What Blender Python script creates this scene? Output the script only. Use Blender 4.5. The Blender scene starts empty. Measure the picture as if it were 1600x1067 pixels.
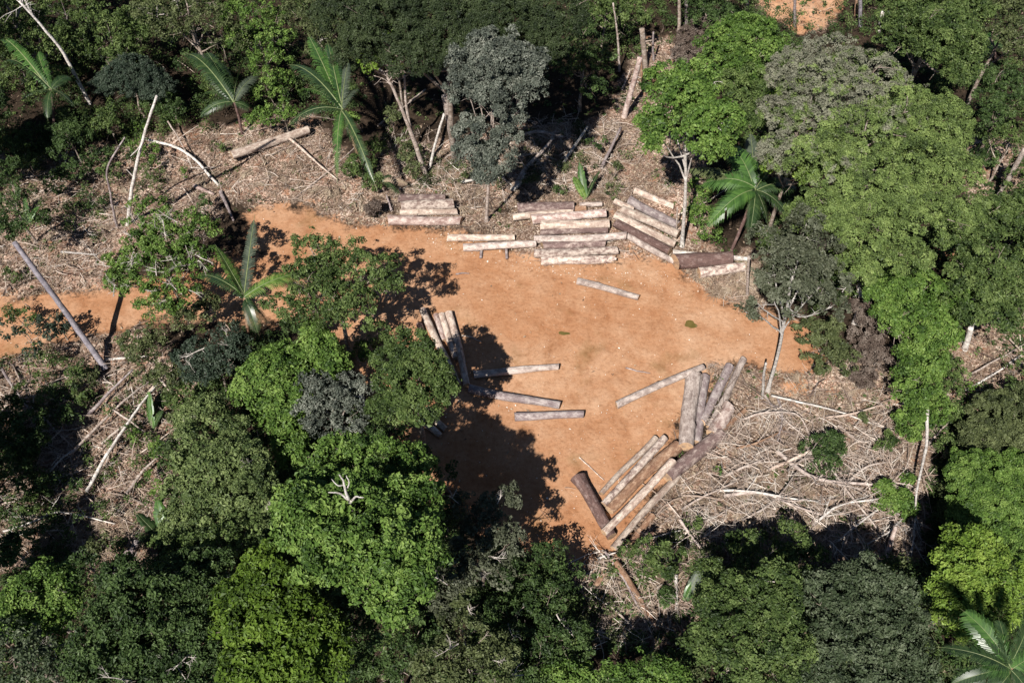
import bpy, math
import numpy as np
from mathutils import Vector
PI = math.pi
rng = np.random.default_rng(11)
D = bpy.data
COL = bpy.context.scene.collection

# ------------------------------------------------------------------ camera, light, exposure
sc = bpy.context.scene
TILT = math.radians(38.0); DIST = 78.0; FPX = 1400.0
CAM = np.array([0.0, -DIST*math.sin(TILT), DIST*math.cos(TILT)])
cd = D.cameras.new('camera'); cam = D.objects.new('camera', cd); COL.objects.link(cam)
cam.location = CAM; cam.rotation_euler = (TILT, 0, 0)
cd.sensor_width = 36; cd.lens = FPX/1600*36; cd.clip_end = 3000
sc.camera = cam
SUN_EL = math.radians(48.0); SHADOW_AZ = math.radians(24.0)      # shadows run away from the camera, 24 deg to the right
sd = np.array([math.sin(SHADOW_AZ)*math.cos(SUN_EL), math.cos(SHADOW_AZ)*math.cos(SUN_EL), -math.sin(SUN_EL)])
sl = D.lights.new('sun', 'SUN'); so = D.objects.new('sun', sl); COL.objects.link(so)
sl.energy = 5.0; sl.angle = math.radians(0.5); sl.color = (1.0, 0.955, 0.89)
so.rotation_euler = Vector(sd).to_track_quat('-Z', 'Y').to_euler(); so.location = (-30, -60, 90)
w = D.worlds.new('World'); sc.world = w; w.use_nodes = True
nt = w.node_tree; bg = nt.nodes['Background']
sky = nt.nodes.new('ShaderNodeTexSky'); sky.sky_type = 'NISHITA'; sky.sun_disc = False
sky.sun_elevation = SUN_EL; sky.sun_rotation = math.atan2(-sd[0], -sd[1])
nt.links.new(sky.outputs[0], bg.inputs[0]); bg.inputs[1].default_value = 0.05; sky.air_density = 0.7; sky.dust_density = 0.3; sky.altitude = 1500
sc.view_settings.view_transform = 'Standard'; sc.view_settings.look = 'None'
sc.view_settings.exposure = 0.68; sc.view_settings.gamma = 1
sc.cycles.max_bounces = 5; sc.cycles.diffuse_bounces = 1; sc.cycles.transmission_bounces = 2

# ------------------------------------------------------------------ pixel <-> world helpers (photo is 1600 x 1067)
ct, st = math.cos(TILT), math.sin(TILT)
def rays(px, py):
    px = np.asarray(px, float); py = np.asarray(py, float)
    x = (px-800)/FPX; y = -(py-533.5)/FPX; z = -np.ones_like(x)
    return np.stack([x, y*ct - z*st, y*st + z*ct], -1)
def at(px, py, z=0.0):
    d = rays(px, py); t = (z-CAM[2])/d[..., 2]
    return CAM + d*t[..., None] if np.ndim(t) else CAM + d*t
def topx(p):                       # world -> pixel
    q = np.asarray(p)-CAM
    zc = -q[..., 1]*st*-1*-1 if False else (q[..., 1]*-st*-1)
    depth = q[..., 1]*st - q[..., 2]*ct
    up = q[..., 1]*ct + q[..., 2]*st
    return np.stack([800+FPX*q[..., 0]/depth, 533.5-FPX*up/depth], -1)
def mpp(p):                        # metres per photo pixel at a point
    q = np.asarray(p)-CAM
    return (q[..., 1]*st - q[..., 2]*ct)/FPX

CLEARING = [(385,340),(420,318),(470,325),(545,352),(610,352),(700,362),(790,392),(850,412),(960,408),(1000,395),(1060,418),(1090,440),(1130,470),(1200,492),(1245,498),(1275,520),(1285,555),(1265,582),(1225,585),(1180,572),(1110,570),(1095,640),(1060,660),(1040,740),(1000,800),(965,850),(925,880),(860,880),(800,850),(700,780),(640,720),(600,650),(540,560),(500,500),(430,470),(400,400)]
ROAD = [(-300,470),(-80,470),(60,466),(150,452),(280,435),(400,385),(480,440),(560,520),(420,505),(300,500),(220,508),(120,528),(0,560),(-80,575),(-300,600)]
PATCH1 = [(1165,-40),(1330,-40),(1310,20),(1285,42),(1250,52),(1200,28)]
PATCH2 = [(1465,395),(1500,400),(1525,440),(1500,455),(1475,430)]
PATCH3 = [(1215,590),(1250,585),(1262,612),(1232,622)]
def polyw(P): return at(np.array([p[0] for p in P], float), np.array([p[1] for p in P], float), 0.0)[:, :2]
def sdist(P, X, Y):                # signed distance (negative inside) to polygon in world xy
    d = np.full(X.shape, 1e9); inside = np.zeros(X.shape, bool)
    n = len(P)
    for i in range(n):
        a = P[i]; b = P[(i+1) % n]; e = b-a
        wx = X-a[0]; wy = Y-a[1]
        t = np.clip((wx*e[0]+wy*e[1])/(e@e), 0, 1)
        d = np.minimum(d, np.hypot(wx-t*e[0], wy-t*e[1]))
        c = ((a[1] > Y) != (b[1] > Y))
        with np.errstate(divide='ignore', invalid='ignore'):
            xi = a[0]+(Y-a[1])/(b[1]-a[1]+1e-12)*e[0]
        inside ^= c & (X < xi)
    return np.where(inside, -d, d)
WC, WR = polyw(CLEARING), polyw(ROAD)
WP = [polyw(p) for p in (PATCH1, PATCH2, PATCH3)]
def vnoise(x, y, s, seed=0):       # cheap smooth noise, about -1..1
    x = np.asarray(x)*s; y = np.asarray(y)*s
    r = np.random.default_rng(seed); v = 0
    for k in range(5):
        a = r.uniform(0, 2*PI); f = r.uniform(.6, 1.7); ph = r.uniform(0, 6.28, 2)
        v = v + np.sin((x*math.cos(a)+y*math.sin(a))*f*2.2+ph[0]+1.3*np.sin((y*math.cos(a)-x*math.sin(a))*f*1.5+ph[1]))
    return v/3.2
def soil_d(x, y):
    x = np.asarray(x, float); y = np.asarray(y, float)
    return np.minimum(sdist(WC, x, y), sdist(WR, x, y))
def gz(x, y):
    x = np.asarray(x, float); y = np.asarray(y, float)
    k = np.clip(soil_d(x, y)/4.0, 0, 1)
    sd_ = soil_d(x, y)
    berm = .38*np.exp(-((sd_-1.3)/.8)**2)*np.clip(.6+vnoise(x, y, .6, 9), 0, 1.5)
    return berm + (0.45*vnoise(x, y, .16, 1)+0.22*vnoise(x, y, .5, 2)+0.25)*k + 0.035*vnoise(x, y, .35, 3)*(1-k) + 0.012*vnoise(x, y, 1.7, 4)
def gp(px, py):                    # pixel -> point on the ground
    z = 0.0
    for _ in range(3):
        p = at(px, py, z); z = float(gz(p[0], p[1]))
    p = at(px, py, z); return p
def over(B, px, py):               # point of the pixel's ray straight above the base B
    d = rays(px, py); t = (B[1]-CAM[1])/d[1]; return CAM+d*t

# ------------------------------------------------------------------ materials
class NB:
    def __init__(s, name):
        s.m = D.materials.new(name); s.m.use_nodes = True; s.t = s.m.node_tree
        s.b = s.t.nodes['Principled BSDF']; s.out = s.t.nodes['Material Output']
    def n(s, ty, **kw):
        o = s.t.nodes.new('ShaderNode'+ty)
        for k, v in kw.items():
            if k in o.inputs.keys() if hasattr(o, 'inputs') else False: o.inputs[k].default_value = v
            else: setattr(o, k, v)
        return o
    def l(s, a, b): s.t.links.new(a, b)
    def mapping(s, scale, src='Object'):
        tc = s.n('TexCoord'); mp = s.n('Mapping'); s.l(tc.outputs[src], mp.inputs[0]); mp.inputs['Scale'].default_value = scale
        return mp.outputs[0]
    def noise(s, vec, scale, detail=4, rough=.55):
        o = s.n('TexNoise'); s.l(vec, o.inputs['Vector']); o.inputs['Scale'].default_value = scale
        o.inputs['Detail'].default_value = detail; o.inputs['Roughness'].default_value = rough; return o.outputs[0]
    def ramp(s, fac, stops, interp='LINEAR'):
        r = s.n('ValToRGB'); s.l(fac, r.inputs[0]); e = r.color_ramp.elements; r.color_ramp.interpolation = interp
        while len(e) > len(stops): e.remove(e[-1])
        while len(e) < len(stops): e.new(1)
        for i, (p, c) in enumerate(stops):
            e[i].position = p; e[i].color = (*c, 1) if len(c) == 3 else c
        return r.outputs[0]
    def mix(s, fac, a, b, mode='MIX'):
        o = s.n('Mix'); o.data_type = 'RGBA'; o.blend_type = mode
        for v, i in ((fac, 0), (a, 6), (b, 7)):
            if hasattr(v, 'is_linked') or hasattr(v, 'links'): s.l(v, o.inputs[i])
            else: o.inputs[i].default_value = v if i == 0 else (*v, 1)
        return o.outputs[2]
    def math(s, op, a, b=None, clamp=False):
        o = s.n('Math'); o.operation = op; o.use_clamp = clamp
        for v, i in ((a, 0), (b, 1)):
            if v is None: continue
            if hasattr(v, 'links'): s.l(v, o.inputs[i])
            else: o.inputs[i].default_value = v
        return o.outputs[0]
    def bump(s, h, strength, dist):
        o = s.n('Bump'); s.l(h, o.inputs['Height']); o.inputs['Strength'].default_value = strength; o.inputs['Distance'].default_value = dist
        s.l(o.outputs[0], s.b.inputs['Normal']); return o
    def attr(s, name):
        o = s.n('Attribute'); o.attribute_name = name; return o.outputs['Fac']

def leaf_mat(name, dark, mid, light, hueB=None, rough=.55, transl=.2, spec=.25):
    b = NB(name)
    t = b.attr('tint')
    pos = b.n('NewGeometry').outputs['Position']
    nz = b.noise(pos, .55, 3)
    f = b.math('ADD', t, b.math('MULTIPLY', b.math('SUBTRACT', nz, .5), 1.1), True)
    c = b.ramp(f, [(0.0, dark), (.5, mid), (1.0, light)])
    if hueB:
        h = b.math('ADD', b.attr('hue'), b.math('MULTIPLY', b.math('SUBTRACT', b.noise(pos, 1.3, 4), .5), 1.6), False)
        h = b.ramp(h, [(.42, (0, 0, 0)), (.62, (1, 1, 1))])
        o = b.ramp(f, [(0.0, tuple(.6*x for x in hueB)), (1.0, tuple(min(1, 1.35*x) for x in hueB))])
        c = b.mix(h, c, o)
    b.l(c, b.b.inputs['Base Color']); b.b.inputs['Roughness'].default_value = rough
    b.b.inputs['Specular IOR Level'].default_value = spec
    tr = b.n('BsdfTranslucent'); b.l(b.mix(1.0, c, (1.0, 1.1, .55), 'MULTIPLY'), tr.inputs[0])
    ms = b.n('MixShader'); ms.inputs[0].default_value = transl
    b.l(b.b.outputs[0], ms.inputs[1]); b.l(tr.outputs[0], ms.inputs[2]); b.l(ms.outputs[0], b.out.inputs[0])
    return b.m
LM = {
 'bright': leaf_mat('leaf_bright', (.026,.055,.010), (.084,.150,.027), (.185,.27,.065), hueB=(.14,.16,.05)),
 'lime':   leaf_mat('leaf_lime', (.055,.10,.014), (.125,.20,.028), (.21,.29,.055), hueB=(.17,.17,.05)),
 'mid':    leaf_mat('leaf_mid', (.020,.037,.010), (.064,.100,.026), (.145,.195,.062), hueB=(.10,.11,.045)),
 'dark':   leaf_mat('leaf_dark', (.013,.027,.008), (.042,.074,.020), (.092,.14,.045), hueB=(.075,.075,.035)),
 'vivid':  leaf_mat('leaf_vivid', (.020,.038,.006), (.070,.122,.013), (.135,.205,.030), hueB=(.10,.13,.02)),
 'soft':   leaf_mat('leaf_soft', (.035,.058,.018), (.105,.145,.048), (.20,.25,.095), hueB=(.15,.14,.10)),
 'olive':  leaf_mat('leaf_olive', (.026,.036,.013), (.074,.092,.034), (.15,.175,.075), hueB=(.12,.11,.06)),
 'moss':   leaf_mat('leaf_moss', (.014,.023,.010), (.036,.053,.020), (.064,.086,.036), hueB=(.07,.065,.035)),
 'blue':   leaf_mat('leaf_blue_grey', (.038,.046,.038), (.098,.112,.088), (.23,.24,.20), hueB=(.11,.11,.07), rough=.55, spec=.2),
 'teal':   leaf_mat('leaf_teal', (.016,.028,.018), (.040,.060,.038), (.078,.10,.07), hueB=(.07,.08,.04)),
 'grey':   leaf_mat('leaf_grey_olive', (.030,.036,.020), (.075,.085,.050), (.15,.16,.11), hueB=(.12,.105,.075)),
 'canopy': leaf_mat('leaf_canopy', (.038,.060,.017), (.112,.162,.044), (.21,.275,.085), hueB=(.18,.18,.13)),
 'silver': leaf_mat('leaf_silvered', (.020,.032,.014), (.056,.078,.038), (.125,.15,.09), hueB=(.15,.14,.12)),
 'palm':   leaf_mat('palm_leaf', (.02,.05,.012), (.05,.11,.025), (.10,.19,.04), rough=.36, spec=.5),
 'palm_pale': leaf_mat('palm_leaf_pale', (.03,.042,.028), (.065,.083,.056), (.12,.14,.10), rough=.5, spec=.3),
 'palm_dark': leaf_mat('palm_leaf_dark', (.012,.028,.010), (.028,.055,.018), (.06,.095,.03), rough=.38, spec=.5),
 'dry':    leaf_mat('leaf_dry', (.10,.065,.045), (.25,.18,.13), (.42,.34,.25), rough=.7, transl=.1, spec=.1),
 'brown':  leaf_mat('leaf_brown', (.05,.035,.028), (.11,.083,.068), (.2,.165,.14), rough=.8, transl=.05, spec=.1),
}
def bark_mat(name, base, dark, patch, amount, scale=1.0, spots=0.0):
    b = NB(name)
    oi = b.n('ObjectInfo'); tc = b.n('TexCoord')
    va = b.n('VectorMath'); va.operation = 'ADD'; b.l(tc.outputs['Object'], va.inputs[0])
    cx = b.n('CombineXYZ'); r = b.math('MULTIPLY', oi.outputs['Random'], 60.0)
    b.l(r, cx.inputs[0]); b.l(r, cx.inputs[1]); b.l(cx.outputs[0], va.inputs[1])
    mp = b.n('Mapping'); b.l(va.outputs[0], mp.inputs[0]); mp.inputs['Scale'].default_value = (.5*scale, 2.4*scale, 2.4*scale)
    v = mp.outputs[0]
    mp2 = b.n('Mapping'); b.l(va.outputs[0], mp2.inputs[0]); mp2.inputs['Scale'].default_value = (1.4*scale, 2.0*scale, 2.0*scale)
    n1 = b.noise(v, 3.2, 6, .65); n2 = b.noise(mp2.outputs[0], 1.15, 5, .7); n3 = b.noise(v, 14, 3, .6)
    c = b.mix(b.ramp(n1, [(.33, (0, 0, 0)), (.66, (1, 1, 1))]), dark, base)
    k = b.ramp(n2, [(max(.02, .56-amount*.34), (0, 0, 0)), (.76-amount*.32, (1, 1, 1))])
    c = b.mix(k, c, patch)
    c = b.mix(b.ramp(n3, [(.3, (.38,.34,.33)), (.52, (1, 1, 1))]), (0, 0, 0), c) if False else b.mix(1.0, c, b.ramp(n3, [(.32, (.66,.61,.58)), (.55, (1.06, 1.06, 1.06))]), 'MULTIPLY')
    if spots:
        n4 = b.noise(v, 1.6, 3, .6)
        c = b.mix(b.ramp(n4, [(.60-spots*.08, (0, 0, 0)), (.70-spots*.08, (.6, .6, .6))]), c, dark)
    # per-object tone
    hs = b.n('HueSaturation'); b.l(c, hs.inputs['Color'])
    b.l(b.math('ADD', b.math('MULTIPLY', oi.outputs['Random'], .4), .8), hs.inputs['Value'])
    b.l(hs.outputs[0], b.b.inputs['Base Color']); b.b.inputs['Roughness'].default_value = .85
    b.b.inputs['Specular IOR Level'].default_value = .2
    b.bump(b.math('ADD', n1, b.math('MULTIPLY', n3, .5)), .9, .06)
    return b.m
BM = {
 'cream': bark_mat('bark_cream', (.43,.34,.275), (.22,.145,.12), (.60,.51,.43), .45, spots=.6),
 'pale':  bark_mat('bark_pale_grey', (.38,.31,.275), (.19,.145,.13), (.56,.48,.43), .45),
 'pink':  bark_mat('bark_pinkish', (.36,.26,.23), (.19,.115,.10), (.58,.49,.44), .4),
 'purple': bark_mat('bark_purple_brown', (.19,.13,.12), (.105,.07,.065), (.42,.34,.30), .22),
 'dark':  bark_mat('bark_dark_brown', (.15,.092,.08), (.075,.047,.042), (.28,.21,.19), .12),
 'brown': bark_mat('bark_brown', (.27,.16,.10), (.14,.075,.05), (.42,.29,.2), .25),
 'grey':  bark_mat('bark_grey', (.27,.22,.22), (.15,.115,.115), (.42,.37,.35), .3),
 'patchy': bark_mat('bark_patchy', (.25,.17,.145), (.15,.10,.09), (.60,.51,.44), .5, 1.25),
 'white': bark_mat('bark_white', (.56,.52,.48), (.24,.20,.18), (.70,.67,.62), .45, 1.6, spots=.8),
 'trunk': bark_mat('bark_trunk', (.26,.20,.16), (.13,.10,.08), (.42,.37,.32), .35),
 'bluegrey': bark_mat('bark_blue_grey', (.24,.22,.25), (.15,.135,.155), (.36,.33,.35), .3),
 'deadwood': bark_mat('bark_deadwood', (.44,.39,.35), (.24,.20,.17), (.62,.57,.52), .5, 1.7),
 'bleached': bark_mat('bark_bleached', (.36,.29,.25), (.18,.135,.11), (.54,.47,.42), .4, 1.7),
}
def cut_mat():
    b = NB('cut_wood'); v = b.mapping((1, 1, 1)); oi = b.n('ObjectInfo')
    wv = b.n('TexWave'); wv.wave_type = 'RINGS'; wv.rings_direction = 'X'; b.l(v, wv.inputs['Vector'])
    wv.inputs['Scale'].default_value = 14; wv.inputs['Distortion'].default_value = 2.5; wv.inputs['Detail'].default_value = 3
    c = b.mix(wv.outputs[1], (.34,.20,.11), (.50,.34,.20))
    c = b.mix(b.ramp(b.noise(v, 3, 4), [(.4, (0, 0, 0)), (.7, (1, 1, 1))]), c, (.22,.15,.11))
    hs = b.n('HueSaturation'); b.l(c, hs.inputs['Color']); b.l(b.math('ADD', b.math('MULTIPLY', oi.outputs['Random'], .6), .7), hs.inputs['Value'])
    b.l(hs.outputs[0], b.b.inputs['Base Color']); b.b.inputs['Roughness'].default_value = .8
    b.bump(wv.outputs[1], .4, .01); return b.m
CUT = cut_mat()

def ground_mat():
    b = NB('earth'); pos = b.n('NewGeometry').outputs['Position']
    z = b.attr('soil')                                        # 1 = bare clay, 0 = litter
    big = b.noise(pos, .09, 5, .6); med = b.noise(pos, .55, 6, .62); fine = b.noise(pos, 3.2, 6, .7); grit = b.noise(pos, 14, 4, .7)
    # clay
    clay = b.ramp(b.math('ADD', b.math('MULTIPLY', big, .6), b.math('MULTIPLY', med, .4)), [(.30, (.26,.115,.055)), (.42, (.35,.172,.088)), (.52, (.40,.220,.125)), (.64, (.46,.285,.18))])
    clay = b.mix(1.0, clay, b.ramp(fine, [(.28, (.70,.66,.62)), (.5, (1, 1, 1)), (.75, (1.10, 1.12, 1.14))]), 'MULTIPLY')
    clay = b.mix(1.0, clay, b.ramp(grit, [(.3, (.84,.82,.8)), (.55, (1.03, 1.03, 1.03))]), 'MULTIPLY')
    # damp olive stains and mossy blotches on the clay
    st_ = b.noise(pos, .22, 4, .6)
    clay = b.mix(b.math('MULTIPLY', b.ramp(st_, [(.58, (0, 0, 0)), (.76, (1, 1, 1))]), .55), clay, (.17,.115,.045))
    dk = b.ramp(b.noise(pos, .42, 6, .68), [(.50, (0, 0, 0)), (.68, (.7,.7,.7))])
    clay = b.mix(dk, clay, b.mix(1.0, clay, (.70,.60,.52), 'MULTIPLY'))
    # dried wheel tracks: stretched noise in an arc round the yard
    mp = b.n('Mapping'); b.l(pos, mp.inputs[0]); mp.inputs['Rotation'].default_value = (0, 0, .25); mp.inputs['Scale'].default_value = (.12, 1.6, 1)
    dn = b.noise(pos, .12, 2); va = b.n('VectorMath'); va.operation = 'ADD'; b.l(mp.outputs[0], va.inputs[0])
    cx = b.n('CombineXYZ'); b.l(b.math('MULTIPLY', dn, 5.0), cx.inputs[1]); b.l(cx.outputs[0], va.inputs[1])
    tr = b.noise(va.outputs[0], 1.4, 4, .6)
    clay = b.mix(b.ramp(tr, [(.34, (.18,.18,.18)), (.5, (0, 0, 0))]), clay, b.mix(1.0, clay, (.72,.66,.60), 'MULTIPLY'))
    # litter: brown humus with dense pale fragments
    vo = b.n('TexVoronoi'); vo.feature = 'F1'; b.l(pos, vo.inputs['Vector']); vo.inputs['Scale'].default_value = 8.0
    bw = b.n('SeparateColor'); b.l(vo.outputs['Color'], bw.inputs[0])
    lit = b.ramp(bw.outputs[0], [(0, (.08,.052,.038)), (.35, (.19,.13,.10)), (.6, (.34,.25,.20)), (.85, (.50,.40,.33)), (1, (.64,.56,.48))])
    lit = b.mix(1.0, lit, b.ramp(fine, [(.3, (.45,.42,.40)), (.6, (1.1, 1.08, 1.05))]), 'MULTIPLY')
    lit = b.mix(b.ramp(med, [(.42, (0, 0, 0)), (.60, (.9,.9,.9))]), lit, b.mix(.7, lit, (.13,.075,.05)))
    lit = b.mix(b.ramp(b.noise(pos, .34, 4, .6), [(.50, (0, 0, 0)), (.66, (.75,.75,.75))]), lit, b.mix(1.0, lit, (1.5,1.33,1.28), 'MULTIPLY'))
    lit = b.mix(b.ramp(b.noise(pos, .8, 5, .7), [(.56, (0, 0, 0)), (.66, (.8,.8,.8))]), lit, (.26,.13,.075))
    hum_shade = b.mix(b.ramp(fine, [(.35, (0, 0, 0)), (.7, (1, 1, 1))]), (.014,.010,.007), (.055,.038,.026))  # humus outside the litter, darkened further to put forest shade into its colour
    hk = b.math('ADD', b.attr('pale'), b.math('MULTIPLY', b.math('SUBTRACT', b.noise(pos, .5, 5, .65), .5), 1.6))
    lit = b.mix(b.ramp(hk, [(.35, (0, 0, 0)), (.7, (1, 1, 1))]), hum_shade, lit)
    k = b.math('ADD', z, b.math('MULTIPLY', b.math('SUBTRACT', b.noise(pos, .9, 5, .65), .5), 1.1))
    k = b.math('ADD', k, b.math('MULTIPLY', b.math('SUBTRACT', fine, .5), .8))
    k = b.ramp(k, [(.34, (0, 0, 0)), (.66, (1, 1, 1))])
    c = b.mix(k, lit, clay)
    b.l(c, b.b.inputs['Base Color']); b.b.inputs['Roughness'].default_value = .95; b.b.inputs['Specular IOR Level'].default_value = .08
    h = b.math('ADD', b.math('MULTIPLY', med, 1.0), b.math('ADD', b.math('MULTIPLY', fine, .35), b.math('MULTIPLY', grit, .08)))
    h = b.math('ADD', h, b.math('MULTIPLY', tr, .15))
    b.bump(h, .75, .16)
    return b.m
EARTH = ground_mat()

# ------------------------------------------------------------------ object helpers
def props(o, label=None, cat=None, group=None, kind=None):
    if label: o['label'] = label
    if cat: o['category'] = cat
    if group: o['group'] = group
    if kind: o['kind'] = kind
    return o
def mesh_obj(name, V, F, mats, parent=None, attrs=None, smooth=False, fm=None, origin=None):
    me = D.meshes.new(name)
    V = np.asarray(V, np.float32)
    if origin is not None: V = V-np.asarray(origin, np.float32)
    F = np.asarray(F, np.int32)
    me.vertices.add(len(V)); me.vertices.foreach_set('co', V.ravel())
    k = F.shape[1]
    me.loops.add(F.size); me.loops.foreach_set('vertex_index', F.ravel())
    me.polygons.add(len(F)); me.polygons.foreach_set('loop_start', np.arange(0, F.size, k, dtype=np.int32))
    if fm is not None: me.polygons.foreach_set('material_index', np.asarray(fm, np.int32))
    me.polygons.foreach_set('use_smooth', np.full(len(F), smooth))
    for m in (mats if isinstance(mats, (list, tuple)) else [mats]): me.materials.append(m)
    me.update(calc_edges=True)
    for an, av in (attrs or {}).items():
        a = me.attributes.new(an, 'FLOAT', 'POINT'); a.data.foreach_set('value', np.asarray(av, np.float32))
    o = D.objects.new(name, me); COL.objects.link(o)
    if parent is not None: o.parent = parent
    elif origin is not None: o.location = origin
    return o
def empty(name, loc, label, cat, group=None):
    o = D.objects.new(name, None); COL.objects.link(o); o.location = loc; o.empty_display_size = .5
    return props(o, label, cat, group)
class MB:                                    # collects tubes (quads) into one mesh
    def __init__(s): s.V = []; s.F = []; s.n = 0; s.T = []
    def add(s, V, F, t=.5):
        s.V.append(V); s.F.append(F+s.n); s.n += len(V); s.T.append(np.full(len(V), t))
    def tube(s, P, R, k=7, cap=True, wob=0.0, t=.5):
        P = np.asarray(P, float); R = np.asarray(R, float); n = len(P)
        T = np.gradient(P, axis=0); T /= np.linalg.norm(T, axis=1)[:, None]+1e-9
        ref = np.array([0, 0, 1.0]) if abs(T[:, 2]).mean() < .8 else np.array([0, 1.0, 0])
        A = np.cross(T, ref); A /= np.linalg.norm(A, axis=1)[:, None]+1e-9; B = np.cross(T, A)
        th = np.arange(k)/k*2*PI
        r = R[:, None]*(1+wob*rng.normal(0, 1, (n, k)))
        V = P[:, None]+A[:, None]*(np.cos(th)*r)[..., None]+B[:, None]*(np.sin(th)*r)[..., None]
        i = np.arange(n-1)[:, None]*k; j = np.arange(k)[None]; j2 = (j+1) % k
        F = np.stack([i+j, i+j2, i+k+j2, i+k+j], -1).reshape(-1, 4)
        V = V.reshape(-1, 3)
        if cap:
            c0 = len(V); V = np.vstack([V, P[:1], P[-1:]])
            j = np.arange(k); F = np.vstack([F, np.stack([j, np.full(k, c0), np.full(k, c0), (j+1) % k], -1)[:, [0, 1, 3, 3]][:, :4]*1]) if False else F
            e0 = np.array([[0+a, 0+(a+1) % k, 0+(a+2) % k, 0+(a+3) % k] for a in range(0, k-3, 2)]) if False else None
            V = V[:-2]
            # close ends with quads fanned from vertex 0
            def fan(off, flip):
                q = []
                a = 1
                while a+2 <= k-1: q.append([off, off+a, off+a+1, off+a+2]); a += 2
                if a+1 <= k-1: q.append([off, off+a, off+a+1, off+a+1])
                return [x for x in q if x[2] != x[3]]
            q = fan(0, 0)+fan((n-1)*k, 1)
            if q: F = np.vstack([F, np.array(q)])
        s.add(V, F, t)
    def build(s, name, mat, parent=None, origin=None, smooth=True):
        V = np.vstack(s.V); F = np.vstack(s.F)
        return mesh_obj(name, V, F, mat, parent, {'tint': np.concatenate(s.T)}, smooth, origin=origin)
def smooth_path(P, n, wob=0.0):
    P = np.asarray(P, float); s = np.r_[0, np.cumsum(np.linalg.norm(np.diff(P, axis=0), axis=1))]; u = np.linspace(0, s[-1], n)
    if len(P) == 2: Q = np.stack([np.interp(u, s, P[:, k]) for k in range(3)], -1)
    else:                                       # Catmull-Rom
        E = np.vstack([2*P[0]-P[1], P, 2*P[-1]-P[-2]]); Q = []
        for x in u:
            i = min(len(P)-2, max(0, np.searchsorted(s, x, 'right')-1)); t = (x-s[i])/(s[i+1]-s[i]+1e-9)
            p0, p1, p2, p3 = E[i:i+4]
            Q.append(.5*((2*p1)+(p2-p0)*t+(2*p0-5*p1+4*p2-p3)*t*t+(3*p1-p0-3*p2+p3)*t**3))
        Q = np.array(Q)
    if wob:
        k = np.cumsum(rng.normal(0, wob, (n, 3)), axis=0); k -= np.linspace(0, 1, n)[:, None]*k[-1]; Q = Q+k
    return Q
def quadleaves(C, N, L, W, tint, hue=None, fold=.22):
    n = len(C)
    r = rng.normal(size=(n, 3)); T = r-N*(r*N).sum(1)[:, None]; T /= np.linalg.norm(T, axis=1)[:, None]+1e-9
    B = np.cross(N, T); L = L[:, None]; W = W[:, None]
    V = np.stack([C-T*L/2, C+B*W/2+N*W*fold, C+T*L/2-N*L*.12, C-B*W/2+N*W*fold], 1).reshape(-1, 3)
    F = np.arange(n*4).reshape(-1, 4)
    return V, F, np.repeat(tint, 4), np.repeat(hue if hue is not None else np.zeros(n), 4)
def unit(v): return v/(np.linalg.norm(v, axis=-1, keepdims=True)+1e-9)

STY = {  # leaf length, clump radius, cover factor, up-bias, gap fraction
 'broad': (.36, .60, 1.05, .5, .10), 'mid': (.29, .52, 1.0, .45, .15), 'fine': (.20, .40, 1.0, .5, .09),
 'sparse': (.27, .40, .8, .3, .50), 'open': (.29, .44, .85, .35, .34), 'smooth': (.22, .50, 1.2, .8, .03), 'canopy': (.22, .42, 1.0, .5, .19)}
CARVE = np.random.default_rng(3).uniform(0, 6, 6)
def carve(K):
    x, y, z = K[:, 0]*4.0, K[:, 1]*4.0, K[:, 2]*4.0; c = CARVE
    return (np.sin(x+1.4*np.sin(y*.6+c[0])+c[1])+np.sin(y+1.3*np.sin(z*.7+c[2])+c[3])+np.sin(z*.9+1.5*np.sin(x*.5+c[4])+c[5]))/1.5
def spread(n, dmin, low, tries=14):           # directions on the upper sphere, kept apart
    out = []
    for _ in range(n*tries):
        d = rng.normal(size=3); d /= np.linalg.norm(d)
        if d[2] < low: continue
        if all((d-o)@(d-o) > dmin*dmin for o in out): out.append(d)
        if len(out) >= n: break
    return np.array(out)
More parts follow.
